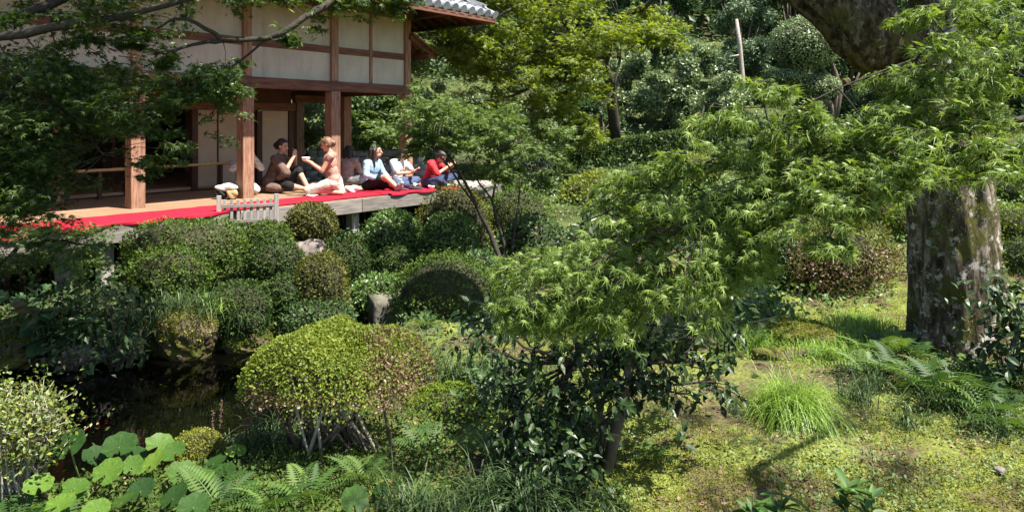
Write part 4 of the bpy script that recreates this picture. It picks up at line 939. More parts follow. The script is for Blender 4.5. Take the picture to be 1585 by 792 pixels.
# ------------------------------------------------------------------ trees of the slope
BT = 'trees and tall shrubs of the far slope'
def bt(name, label, boxes, Y, mat, n, leaf, tr=.12, clump=.4, tm=LEAF, bark='bark', cat='tree'):
    cr = [pxc(*b, Y+RG.uniform(-.5, .5)) for b in boxes]; x = np.mean([c[0][0] for c in cr]); return tree(name, label, cat, (x, Y, gzs(x, Y)-.1), cr, mat, n, leaf, tr, tm, BT, clump, bark)
bt('evergreen_tree', 'broad grey green evergreen in the middle of the slope', [(905,1010,70,190),(860,960,95,200)], 24.5, 'greygreen', 15000, .12, .16)
bt('evergreen_tree', 'clumpy evergreen with silvery leaves left of the pale dead trunk', [(985,1085,90,195),(1030,1110,60,140)], 23.5, 'greygreen', 15000, .12, .16)
bt('tall_shrub', 'silvery leaved shrub at the foot of the pale dead trunk', [(1060,1160,105,200),(1090,1165,140,215)], 22, 'greygreen', 9000, .11, .1, cat='shrub')
bt('tall_shrub', 'pale stemmed grey shrub at the left end of the hedge', [(836,905,135,225),(800,860,165,245)], 20, 'greygreen', 8500, .09, .07, .3, bark='palewood', cat='shrub')
bt('tall_shrub', 'grey green shrub with many pale stems behind the small maple', [(700,800,150,250),(760,850,110,205),(770,860,200,280)], 19, 'greygreen', 13000, .085, .07, .3, bark='palewood', cat='shrub')
bt('tall_shrub', 'silvery bush seen through the open corner of the veranda', [(446,515,150,235),(430,480,190,260)], 17.6, 'greygreen', 7000, .085, .06, .3, cat='shrub')
bt('tall_shrub', 'green bush behind the seated people between the two right posts', [(515,605,150,245),(560,650,165,262)], 17.2, 'midgreen', 10000, .09, .07, .3, cat='shrub')
bt('tall_shrub', 'green bush just right of the corner post', [(630,730,130,240),(640,700,200,290)], 17.8, 'greygreen', 10000, .09, .07, .3, cat='shrub')
bt('pine_tree', 'dark pine with layered needles around the pale dead trunk', [(1090,1200,-30,50),(1120,1215,40,105),(1080,1150,85,120),(1130,1220,110,150)], 26, 'pine', 17000, .17, .15, .5, NARROW)
bt('evergreen_tree', 'dark tall evergreen behind the bright maple', [(960,1075,-60,75),(985,1060,40,110)], 29, 'forest', 15000, .16, .2, .5)
bt('evergreen_tree', 'dark evergreen filling the top behind the bright maple crown', [(800,965,-70,60),(830,930,30,130)], 30, 'forest', 15000, .16, .2, .5)
bt('evergreen_tree', 'dark evergreen beyond the roof corner', [(640,810,-70,80),(660,760,50,170)], 29, 'forest', 17000, .16, .2, .5)
bt('evergreen_tree', 'dark evergreen left of the big limb', [(1170,1310,-70,50),(1170,1240,30,110)], 28, 'forest', 13000, .16, .2, .5)
bt('evergreen_tree', 'dark evergreen behind the shaped topiary tree', [(1255,1440,40,180),(1220,1330,120,220)], 23, 'forest', 15000, .13, .2, .45)
bt('evergreen_tree', 'tall evergreen at the right behind the big trunk', [(1385,1560,-60,130),(1420,1600,90,260)], 21, 'forest', 17000, .13, .2, .45)
bt('evergreen_tree', 'evergreen beyond the right edge of the garden', [(1540,1760,-80,230)], 20, 'forest', 12000, .13, .2, .45)
bt('tall_shrub', 'dark spreading shrub right of the hedge below the topiary', [(1120,1215,165,250),(1180,1290,190,262)], 17.5, 'forest', 9000, .09, .08, .3, cat='shrub')
bt('tall_shrub', 'dark shrub in the gully below the bright maple', [(880,985,150,225)], 22, 'forest', 6500, .11, .08, .35, cat='shrub')
bt('evergreen_tree', 'dark evergreen seen through the veranda behind the rock wall', [(440,640,60,190)], 22, 'forest', 11000, .12, .15, .4)
bt('evergreen_tree', 'evergreen behind the hall on the far left', [(150,420,-60,200)], 26, 'forest', 7000, .16, .2, .5)
# pale dead trunk
mb = MB(); pp = [W(1152, 205, 23), W(1149, 120, 23), W(1145, 70, 23), W(1140, 30, 23)]; mb.tube(pp, [.10,.085,.075,.05], 9, .08); mb.tube([W(1146,85,23), W(1128,88,22.8)], [.035,.012], 6)
tag(mb.build('dead_trunk', M['palewood'], None, True), 'pale bare dead trunk standing among dark pines', 'tree')
# far wood that closes the view
def wood():
    n = 60000; x = RG.uniform(-45, 45, n); y = RG.uniform(33, 44, n); k = vnoise(x*.45, y*.45, 3); z = gz(x, y)+(1.0+6.0*k)*RG.random(n)**.8+.3; P = np.stack([x, y, z], 1)
    N = unit(rdir(n)+np.array([0,-.5,.7])); o = leaf_obj('far_wood', LEAF, P, rdir(n), N, .42*(.6+.8*RG.random(n)), M['forest'], None, np.clip(.6*RG.random(n)+.5*vnoise(x*.8, z*.8, 9)-.05, 0, 1)); tag(o, 'dense dark wood closing the top of the slope', kind='stuff')
    n = 26000; x = RG.uniform(-14, 18, n); y = RG.uniform(16.5, 33, n); z = gz(x, y)+.55*RG.random(n)**1.5*vnoise(x*1.3, y*1.3, 6)*1.6; P = np.stack([x, y, z], 1)
    o = leaf_obj('undergrowth', LEAF, P, rdir(n), unit(rdir(n)*.8+np.array([0,-.3,1.])), .13*(.6+.8*RG.random(n)), M['forest'], None); tag(o, 'low leafy undergrowth over the far slope', kind='stuff')
    n = 30000; x = RG.uniform(-1.5, 9, n); y = RG.uniform(7.5, 17, n); m = (vnoise(x*.9, y*.9, 15) > .35); x, y = x[m], y[m]; n = len(x); z = gz(x, y)+.18*RG.random(n)**1.5; P = np.stack([x, y, z], 1)
    o = leaf_obj('ground_plants', LEAF, P, unit(rdir(n)+np.array([0,0,.5])), unit(rdir(n)*.7+np.array([0,-.2,1.])), .055*(.6+.8*RG.random(n)), M['midgreen'], None); tag(o, 'low leafy plants covering the middle of the garden', kind='stuff')
    n = 22000; x = RG.uniform(-7, 0.2, n); y = RG.uniform(6.4, 12, n); m = (pond_d(x, y) < -.03)&(vnoise(x*1.3, y*1.3, 12) > .25); x, y = x[m], y[m]; n = len(x); z = gz(x, y)+.14*RG.random(n)**1.5; P = np.stack([x, y, z], 1)
    o = leaf_obj('bank_plants', LEAF, P, unit(rdir(n)+np.array([0,0,.5])), unit(rdir(n)*.7+np.array([0,-.3,1.])), .045*(.6+.8*RG.random(n)), M['forest'], None); tag(o, 'small dark plants covering the far pond bank', kind='stuff')
wood()
# topiary tree with cloud pads
def topiary():
    Y = 18; b = W(1285, 165, Y); root = empty('topiary_tree', (b[0], Y, gzs(b[0], Y)), 0, 'topiary tree with one big round clipped ball and smaller pads on pale stems', 'tree'); o = np.array(root.location[:])
    for k, bx in enumerate(((1194,1302,26,108),(1232,1300,116,152),(1185,1250,108,132))):
        c, r = pxc(*bx, Y, .9); c = np.array(c)-o; n = (9000, 3200, 2400)[k]
        link('pad_core', core_mesh('pad_core', c, np.array(r)*.88, M['core'], k), root)
        P, N, f = shell(c, np.array(r), n, 80+k, .08, 2.0, -1, .03); m = len(P)
        leaf_obj('leaf_pad', LEAF, P, unit(N*.5+rdir(m)), unit(N+rdir(m)*.4), .055*(.7+.6*RG.random(m)), M['greygreen'], root, RG.random(m))
    for a in (((1290,200),(1293,150),(1282,118),(1262,95)), ((1290,200),(1300,140),(1292,110),(1283,90)), ((1290,190),(1285,160),(1268,140)), ((1284,160),(1250,145),(1222,125))):
        mb = MB(); mb.tube([W(x, y, Y)-o for x, y in a], list(np.linspace(.10,.05,len(a))), 7, .1); mb.build('stem', M['bark'], root, True)
topiary()
# rock wall behind the veranda
rw = empty('rock_wall', W(550, 285, 16.6), 0, 'dark dry stone wall seen under the veranda roof behind the people', 'wall'); o = np.array(rw.location[:])
for r_ in range(6):
    x = 415+RG.uniform(0, 10)
    while x < 650:
        wd = RG.uniform(12, 24); c = W(x+wd/2, 291-r_*10.5+RG.uniform(-1,1), 16.6+.10*r_)-o; s = 16.6/FPX
        rock('stone', None, c, (wd*.54*s, .14, RG.uniform(5.4, 6.6)*s), 'greystone', int(x)*3+r_, 5, .16, parent=rw, sub=2); x += wd
# ------------------------------------------------------------------ rocks
def gr(name, label, px0, px1, py0, py1, Y, mat, seed, sq=2.6, rough=.18, dy=.8):
    a, b = W(px0, py0, Y), W(px1, py1, Y); return rock(name, label, ((a[0]+b[0])/2, Y, (a[2]+b[2])/2), ((b[0]-a[0])/2, (b[0]-a[0])/2*dy, (a[2]-b[2])/2), mat, seed, sq, rough)
gr('boulder', 'smooth pinkish boulder among the clipped azaleas', 446, 506, 373, 430, 9.0, 'pinkstone', 3)
bm = bmesh.new(); bmesh.ops.create_cube(bm, size=2); bmesh.ops.subdivide_edges(bm, edges=bm.edges[:], cuts=7, use_grid_fill=True)
bp = np.array([v.co[:] for v in bm.verts]); bf = np.array([[v.index for v in f.verts] for f in bm.faces]); bm.free()
bp = bp*(1-.05*(np.abs(bp).sum(1) > 2.6))[:, None]*(1+.10*(vnoise(bp[:,0]*2+bp[:,2]*1.7+9, bp[:,1]*2+bp[:,2], 5)-.5))[:, None]*np.array([.225,.26,.30]); bp[:,2] += .05*bp[:,0]; c = W(603, 494, 8.1)
tag(link('block_stone', mesh_np('block_stone', bp, bf, M['blockstone'], smooth=True), None, (c[0], c[1], c[2]), .35), 'squared grey block stone at the end of the pond', 'rock')
def craggy(name, label, px0, px1, py0, py1, Y, seed, moss_n=1500):
    a, b = W(px0, py0, Y), W(px1, py1, Y); c = np.array([(a[0]+b[0])/2, Y, (a[2]+b[2])/2]); r = np.array([(b[0]-a[0])/2, (b[0]-a[0])*.45, (a[2]-b[2])/2])
    bm = bmesh.new(); bmesh.ops.create_icosphere(bm, subdivisions=5, radius=1); P = np.array([v.co[:] for v in bm.verts]); F = np.array([[v.index for v in f.verts] for f in bm.faces]); bm.free()
    def disp(P):
        q = P*1.0; k = .72+.42*fbm(q[:,0]*2.1+q[:,2]*1.3+seed, q[:,1]*2.1-q[:,2]*1.9, 7, 4)+.16*np.abs(fbm(q[:,0]*4+seed, q[:,2]*4+q[:,1]*3, 9, 3)-.5); return shape(P, 3.0)*k[:, None]*r
    root = link(name, mesh_np(name, disp(P), F, M['mossrock'], smooth=False), None, c); tag(root, label, 'rock')
    d = rdir(moss_n*3); d = d[(d[:,2] > -.3+.9*vnoise(d[:,0]*3+seed, d[:,1]*3+d[:,2]*2, 3))][:moss_n]; m = len(d)
    leaf_obj('moss', LEAF, disp(d)*1.01, unit(d+rdir(m)*.8), unit(d+rdir(m)*.5), .022*(.6+.8*RG.random(m)), M['mossy' if seed % 2 else 'moss_leaf'], root)
    return root
craggy('mossy_rock', 'brown and yellow mossy rock at the water edge tufted with grass', 246, 338, 474, 562, 7.3, 11, 2200)
craggy('mossy_rock', 'dark mossy rock on the far left waterline', -20, 70, 520, 566, 6.9, 14)
gr('mossy_rock', 'low rock at the waterline below the dark broad leaves', 105, 172, 528, 560, 7.0, 'stone', 17)
craggy('mossy_rock', 'small mossy rock right of the tufted one', 350, 420, 510, 548, 7.5, 20)
x_ = (1207-792.5)/FPX*6.1; rock('mossy_rock', 'long pale stone lying in the yellow moss', (x_, 6.1, gzs(x_, 6.1)+.0), (.24, .10, .07), 'mossrock', 21, 2.4, .35)
craggy('mossy_rock', 'yellow mossy stone behind the long pale one', 1190, 1290, 502, 530, 6.5, 23, 2500)
craggy('mossy_rock', 'stone at the foot of the camellia in shade', 1015, 1065, 530, 560, 5.6, 25, 1200)
gr('white_pebble', 'single white pebble on the moss near the right edge', 1538, 1555, 721, 733, 4.05, 'pinkstone', 27, 2.2, .1)
gr('grey_stone', 'grey stone on the slope under the big limb', 1304, 1316, 121, 132, 17.5, 'mossrock', 29)
gr('grey_stone', 'grey rounded stone on the slope behind the twiggy shrub', 1205, 1270, 310, 332, 10, 'mossrock', 33)
for k, (a, b, c, d, Y) in enumerate(((690,762,280,296,13.6),)):
    gr('stepping_stone', 'flat grey step stone at the right end of the veranda', a, b, c, d, Y, 'stone', 40, 5, .1)
mb = MB(); c = W(103, 405, 8.6); mb.box(c[0]-.09,c[0]+.09,8.5,8.7,.1,.95); tag(mb.build('stone_pillar', M['stone'], None, bevel=.015), 'square stone pillar under the left end of the deck', 'pillar')
# ------------------------------------------------------------------ near maple hanging in from the right
fm_b = [([(3.3,2.7,.3),(3.2,2.65,1.6),(2.9,2.6,2.7),(2.6,2.6,3.3)], .11, .05),
        ([(2.9,2.6,2.7), W(1640,170,2.5), W(1450,215,2.45), W(1250,268,2.35), W(1080,330,2.3), W(940,400,2.25)], .013, .003),
        ([(2.6,2.6,3.3), W(1600,30,2.4), W(1420,90,2.35), W(1230,170,2.3), W(1090,165,2.25)], .0045, .0015),
        ([(2.9,2.6,2.7), W(1640,240,2.2), W(1430,280,2.15), W(1310,325,2.1), W(1270,390,2.05)], .009, .002),
        ([W(1250,268,2.35), W(1120,260,2.45), W(1010,290,2.5), W(900,345,2.5)], .007, .002),
        ([W(1080,330,2.3), W(1000,400,2.35), W(900,450,2.4), W(800,480,2.4)], .006, .002),
        ([(2.6,2.6,3.3),(3.2,3.2,4.0),(4.4,3.8,4.4)], .05, .015), ([(2.6,2.6,3.3),(2.0,2.8,3.8),(1.2,3.1,4.1)], .04, .012)]
fm_s = [(W(x, y, Y), r) for x, y, Y, r in (
    (1560,40,2.3,.20),(1500,85,2.4,.22),(1440,70,2.3,.16),(1410,140,2.35,.18),(1340,190,2.3,.20),(1270,170,2.3,.12),(1180,140,2.25,.09),(1120,165,2.2,.11),(1085,185,2.2,.06),
    (1570,150,2.3,.20),(1500,190,2.2,.20),(1430,225,2.2,.20),(1350,255,2.2,.20),(1270,250,2.3,.20),(1190,280,2.3,.20),(1110,280,2.4,.20),(1030,300,2.4,.20),
    (960,340,2.4,.20),(1150,340,2.3,.20),(1070,370,2.3,.20),(1000,390,2.35,.20),(920,400,2.3,.20),(850,440,2.35,.18),(790,475,2.4,.14),(940,460,2.35,.18),(1050,430,2.3,.16),
    (1240,330,2.15,.14),(1290,370,2.05,.08),(1330,310,2.1,.12),(1410,265,2.1,.13),(1500,235,2.1,.14),(1575,240,2.1,.12),(1560,95,2.2,.18),(1450,140,2.3,.2),(1200,220,2.3,.16),(860,480,2.4,.16),(1000,455,2.3,.15),
    (1540,200,2.3,.2),(1500,20,2.4,.18),(1440,30,2.4,.12),(1310,220,2.3,.18),(900,440,2.4,.18),(1580,-10,2.4,.2),(1520,140,2.3,.2),(1480,240,2.25,.16),(1390,190,2.3,.18),(1250,215,2.35,.16),(1130,310,2.35,.18),(1040,340,2.4,.18),(980,420,2.35,.16),(880,400,2.4,.16),(1020,265,2.5,.12),(1380,230,2.15,.15))]
fm_s += [(W(x+RG.normal()*12, y+RG.normal()*10, Y), r) for x, y, Y, r in ((1230,180,2.3,.1),(1150,230,2.35,.13),(1210,255,2.3,.14),(1290,215,2.3,.15),(1160,305,2.3,.15),(1090,320,2.35,.15),(1110,400,2.3,.15),(1060,410,2.35,.14),(990,350,2.4,.15),(930,370,2.4,.15),(960,310,2.5,.12),(890,360,2.45,.12),(840,410,2.4,.12),(820,460,2.4,.12),(910,485,2.35,.13),(970,480,2.3,.13),(1180,350,2.25,.13),(1210,310,2.2,.13),(1260,290,2.25,.14),(1320,285,2.2,.14),(1370,280,2.15,.12),(1440,255,2.2,.13),(1060,260,2.4,.12),(1000,290,2.5,.12),(1540,250,2.15,.12),(1400,100,2.35,.12),(1460,180,2.3,.15))]
fm_s += [(np.array([RG.uniform(2.9,4.7), RG.uniform(2.4,3.9), RG.uniform(3.9,4.8)]), RG.uniform(.25,.4)) for _ in range(18)]  # unseen sprays above the view, added to dapple the lower right moss
fm_s += [(np.array([RG.uniform(.9,2.15), RG.uniform(2.4,3.7), RG.uniform(3.3,4.4)]), RG.uniform(.28,.4)) for _ in range(17)]  # unseen sprays added overhead to shade the centre ground and camellia
maple('maple_tree', 'near maple hanging pale feathery leaves across the right of the view', (3.3,2.7,.3), fm_b, fm_s, 'maple_front', .042, 165, MAPLE, 'branch', 300, 'maple_front_o', .45, flow=(-.9,-.1,-.35), spread=.15)
# ------------------------------------------------------------------ maple over the pond, top left
lm_b = [([(-5.4,4.2,.4),(-5.3,4.4,1.8),W(-60,64,5.0)], .11, .05),
        ([W(-60,64,5.0),W(77,43,5.0),W(140,33,5.0),W(213,20,5.0),W(330,-12,5.1)], .036, .018),
        ([W(560,-40,5.5),W(517,0,5.5),W(490,17,5.4),W(440,50,5.3),W(413,60,5.3),W(345,63,5.2)], .034, .016),
        ([W(345,63,5.2),W(330,50,5.2),W(290,30,5.1),W(270,29,5.1),W(243,44,5.1)], .02, .008),
        ([W(345,63,5.2),W(310,67,5.2),W(268,79,5.1),W(220,81,5.0)], .018, .006),
        ([W(-60,62,5.0),W(40,20,5.4),W(150,-20,5.6),W(330,-60,5.8)], .05, .02),
        ([W(560,-40,5.5),W(480,-150,6.2),W(380,-200,6.6)], .034, .05),
        ([W(-60,62,5.0),W(30,120,5.4),W(120,180,5.5),W(160,240,5.4)], .03, .006),
        ([W(413,60,5.3),W(350,110,5.3),W(300,150,5.2)], .01, .003)]
lm_s = spray_box(-40,200,80,245,4.9,6.2,62,.26,.42)+spray_box(-40,95,225,325,5.0,6.2,30,.24,.36)+[(np.array([RG.uniform(-4.6,-1.9), RG.uniform(5.6,7.6), RG.uniform(4.0,4.9)]), RG.uniform(.3,.45)) for _ in range(15)]+[(np.array([RG.uniform(-4.4,-1.5), RG.uniform(4.2,6.0), RG.uniform(4.1,5.6)]), RG.uniform(.35,.5)) for _ in range(46)]+spray_box(215,300,200,250,5.2,5.8,3,.16,.22)+spray_box(235,365,95,165,5.0,5.5,9,.18,.28)+spray_box(300,370,120,150,4.9,5.1,3,.15,.2)+spray_box(0,330,-20,25,4.9,5.8,9,.25,.4)+spray_box(330,630,-20,6,5.2,5.9,12,.20,.3)+\
    spray_box(400,460,60,75,5.3,5.4,1,.08,.1)+spray_box(110,330,40,75,5.0,5.4,3,.14,.2)+spray_box(500,630,-40,8,5.4,6,5,.2,.3)+spray_box(-250,500,-260,-40,4.6,6.6,22,.35,.6)  # high sprays are unseen, added to shade the lower boughs and left bank
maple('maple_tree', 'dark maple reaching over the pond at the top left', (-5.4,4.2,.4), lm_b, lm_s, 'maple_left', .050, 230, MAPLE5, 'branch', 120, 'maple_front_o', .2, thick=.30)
# low maple by the left bank
ll_b = [([(-5.6,7.3,.35),(-5.4,7.2,.8),W(30,380,6.9),W(100,372,6.7),W(160,385,6.6)], .03, .006), ([(-5.4,7.2,.8),W(10,400,6.7),W(60,410,6.6)], .02, .005)]
ll_s = spray_box(-30,165,350,420,6.4,7.0,16,.2,.32)
maple('maple_sapling', 'low feathery maple below the carpet on the left bank', (-5.6,7.3,.35), ll_b, ll_s, 'maple_small', .05, 190, MAPLE5, 'branch')
# bright maple in the middle
bm_b = [([W(952,215,20.6),W(945,140,20),W(935,95,18.8),W(942,40,17)], .17, .11), ([W(925,100,17.3),W(880,40,16.5),W(840,-10,16),W(790,-40,15.5)], .10, .05), ([W(935,95,18.8),W(925,100,17.3),W(860,120,16.6),W(790,150,16)], .08, .03),
        ([W(940,40,17),W(1000,10,16.5),W(1040,-30,16)], .08, .04), ([W(840,-10,16),W(780,20,15.5),W(720,60,15)], .05, .02), ([W(880,40,16.5),W(830,80,15.8),W(780,110,15.3)], .05, .02), ([W(940,40,17),W(960,90,16.5),W(950,140,16.3)], .05, .02)]
bm_s = spray_box(665,1000,-30,60,15,17.5,34,.5,.85)+spray_box(665,960,50,120,15,17,26,.45,.75)+spray_box(720,930,110,165,15,17,14,.4,.6)+spray_box(820,935,150,215,15.3,17,10,.35,.5)+spray_box(960,1045,20,75,15.5,17,6,.35,.5)+spray_box(620,1050,-140,-30,15,17.5,16,.6,.9)+spray_box(690,770,62,105,14.7,15,4,.25,.38)
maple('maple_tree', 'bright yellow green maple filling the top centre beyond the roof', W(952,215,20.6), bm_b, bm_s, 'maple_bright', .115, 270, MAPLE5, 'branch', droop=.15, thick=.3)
# small spreading maple before the people
sm_b = [([W(778,412,9.4),W(760,365,9.4),W(738,320,9.3),W(716,275,9.2),W(690,235,9.1),W(640,205,9.0)], .035, .008), ([W(785,415,9.5),W(775,360,9.5),W(762,310,9.5),W(770,260,9.6),W(790,215,9.6)], .025, .007),
        ([W(738,320,9.3),W(712,285,9.1),W(690,250,9.0),W(660,225,8.9)], .018, .006), ([W(762,310,9.5),W(735,270,9.4),W(722,225,9.4)], .015, .006), ([W(790,400,9.6),W(800,330,9.7),W(805,270,9.8)], .02, .006)]
sm_s = spray_box(600,790,165,215,8.7,9.8,20,.28,.42)+spray_box(590,740,196,226,8.7,9.3,10,.2,.3)+spray_box(740,860,200,262,9.3,10,11,.24,.36)+spray_box(760,850,260,300,9.5,10,4,.2,.28)
maple('maple_tree', 'small spreading maple on thin stems in front of the seated people', W(780,418,9.4), sm_b, sm_s, 'maple_small', .075, 170, MAPLE5, 'branch', droop=.15)
# ------------------------------------------------------------------ big old tree on the right
def bigtree():
    Y = 6.3; bx = W(1487, 545, Y); base = np.array([bx[0], Y, gzs(bx[0], Y)]); root = empty('old_tree', base, 0, 'massive old tree with lichen and moss on its sunlit trunk', 'tree')
    def bark_mat(nm, lich, dk):
      m, N, L = newmat(nm); g = N.new('ShaderNodeNewGeometry'); mp = N.new('ShaderNodeMapping'); mp.inputs['Scale'].default_value = (1,1,.28); L.new(g.outputs['Position'], mp.inputs[0])
      a = N.new('ShaderNodeTexNoise'); a.inputs['Scale'].default_value = 13; a.inputs['Detail'].default_value = 8; a.inputs['Roughness'].default_value = .7; L.new(mp.outputs[0], a.inputs['Vector'])
      b = N.new('ShaderNodeTexNoise'); b.inputs['Scale'].default_value = 9; b.inputs['Detail'].default_value = 7; b.inputs['Roughness'].default_value = .75; L.new(g.outputs['Position'], b.inputs['Vector'])
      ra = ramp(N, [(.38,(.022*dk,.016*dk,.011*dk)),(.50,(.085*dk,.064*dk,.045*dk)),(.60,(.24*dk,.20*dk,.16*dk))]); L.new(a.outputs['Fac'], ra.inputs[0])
      rb = ramp(N, [(lich,(0,0,0)),(lich+.05,(1,1,1))]); L.new(b.outputs['Fac'], rb.inputs[0])
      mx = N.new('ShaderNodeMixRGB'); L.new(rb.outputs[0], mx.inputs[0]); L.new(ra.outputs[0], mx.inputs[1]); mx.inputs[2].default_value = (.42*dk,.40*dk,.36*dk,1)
      c = N.new('ShaderNodeTexNoise'); c.inputs['Scale'].default_value = 3.6; c.inputs['Detail'].default_value = 6; c.inputs['Roughness'].default_value = .7; mp2 = N.new('ShaderNodeMapping'); mp2.inputs['Location'].default_value = (7,3,1); L.new(g.outputs['Position'], mp2.inputs[0]); L.new(mp2.outputs[0], c.inputs['Vector'])
      rc = ramp(N, [(.50,(0,0,0)),(.60,(1,1,1))]); L.new(c.outputs['Fac'], rc.inputs[0]); mx2 = N.new('ShaderNodeMixRGB'); L.new(rc.outputs[0], mx2.inputs[0]); L.new(mx.outputs[0], mx2.inputs[1]); mx2.inputs[2].default_value = (.075,.075,.02,1)
      p = N.new('ShaderNodeBsdfPrincipled'); p.inputs['Roughness'].default_value = .95; p.inputs['Specular IOR Level'].default_value = .15; L.new(mx2.outputs[0], p.inputs['Base Color'])
      bp = N.new('ShaderNodeBump'); bp.inputs['Strength'].default_value = 1; bp.inputs['Distance'].default_value = .04; L.new(a.outputs['Fac'], bp.inputs['Height']); L.new(bp.outputs[0], p.inputs['Normal']); out(N, L, p.outputs[0])
      return m
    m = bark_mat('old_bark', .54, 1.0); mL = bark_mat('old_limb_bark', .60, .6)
    def limb(path, R0, seg, seed, flare=0):
        path = [np.array(q, float) for q in path]; q = []; rr = []
        for i in range(len(path)-1):
            p0 = path[max(i-1, 0)]; p1 = path[i]; p2 = path[i+1]; p3 = path[min(i+2, len(path)-1)]
            for t in np.arange(0, 1, 1/14): q.append(.5*((2*p1)+(-p0+p2)*t+(2*p0-5*p1+4*p2-p3)*t*t+(-p0+3*p1-3*p2+p3)*t**3)); rr.append(R0[i]*(1-t)+R0[i+1]*t)
        q.append(path[-1]); rr.append(R0[-1]); q = np.array(q); n = len(q); V = []
        for i in range(n):
            t = unit(q[min(i+1,n-1)]-q[max(i-1,0)]); e1 = unit(np.array([1,0,0])-t*t[0]); e2 = np.cross(t, e1); th = np.linspace(0, 2*math.pi, seg, endpoint=False); h = i/6
            dr = .20*(fbm(np.cos(th)*2.2+9, np.sin(th)*2.2+h*.35, seed)-.5)+.17*(vnoise(np.cos(th)*7+20, np.sin(th)*7+h*.6, seed+4)-.5)+.09*(vnoise(np.cos(th)*16+5, np.sin(th)*16+h*2, seed+6)-.5)
            fl_ = flare*max(0, 1-i/13)**2*(.6+.5*np.sin(th*4+1)); r = rr[i]*(1+dr+fl_)
            V.append(q[i]+(np.cos(th)*r)[:, None]*e1+(np.sin(th)*r)[:, None]*e2)
        V = np.concatenate(V)-base; ii = np.arange(n*seg).reshape(n, seg); j2 = np.roll(ii, -1, 1); F = np.stack([ii[:-1], j2[:-1], j2[1:], ii[1:]], -1).reshape(-1, 4)
        return V, F
    V, F = limb([W(1487,575,Y), W(1484,480,Y), W(1478,380,Y), W(1468,280,Y), W(1450,190,Y+.1), W(1440,110,Y+.2), W(1470,-40,Y+.3), W(1520,-260,Y+.3)], [.40,.355,.345,.335,.325,.30,.27,.2], 80, 3, .75)
    link('trunk', mesh_np('trunk', V, F, m, smooth=True), root)
    k = RG.integers(0, len(V), 26000); ang = np.arctan2(V[k,1], V[k,0]); zz = V[k,2]; keep = vnoise(ang*2.6+11, zz*2.2, 17)*.7+.3*vnoise(ang*9, zz*9, 19) > .66; k = k[keep]
    Pm = V[k]+RG.normal(size=(len(k),3))*.012; Nm = unit(V[k]*np.array([1,1,0])+1e-6)
    leaf_obj('moss', LEAF, Pm+Nm*.004, unit(rdir(len(k))+Nm*.6+np.array([0,0,-.3])), unit(Nm+rdir(len(k))*.5), .020*(.5+.8*RG.random(len(k))), M['moss_leaf'], root)
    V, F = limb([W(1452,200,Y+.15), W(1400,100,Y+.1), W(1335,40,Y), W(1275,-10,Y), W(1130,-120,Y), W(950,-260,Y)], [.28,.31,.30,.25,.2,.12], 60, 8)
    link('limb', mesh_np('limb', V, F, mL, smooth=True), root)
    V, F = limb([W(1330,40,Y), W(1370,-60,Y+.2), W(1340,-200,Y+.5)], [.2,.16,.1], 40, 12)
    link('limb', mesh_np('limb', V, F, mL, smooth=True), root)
    return root, base
old, oldb = bigtree()
def crown_cloud(parent, off, cl, per, leaf, mat):
    P = np.concatenate([np.array(c)+RG.normal(size=(per,3))*np.array([r,r,r*.45]) for c, r in cl])-off; n = len(P)
    return leaf_obj('crown', LEAF, P, rdir(n), unit(rdir(n)*.6+np.array([0,0,1.])), leaf*(.7+.6*RG.random(n)), M[mat], parent)
OC = [(np.array([RG.uniform(3.4,5.4), RG.uniform(5.6,7.0), RG.uniform(5.7,7.2)]), .40) for _ in range(10)]+[(np.array([RG.uniform(3.0,4.7), RG.uniform(5.5,6.6), RG.uniform(4.3,5.3)]), .33) for _ in range(11)]  # unseen crown clumps, placed to shade the limb and dapple the lawn
crown_cloud(old, oldb, OC, 330, .10, 'midgreen')
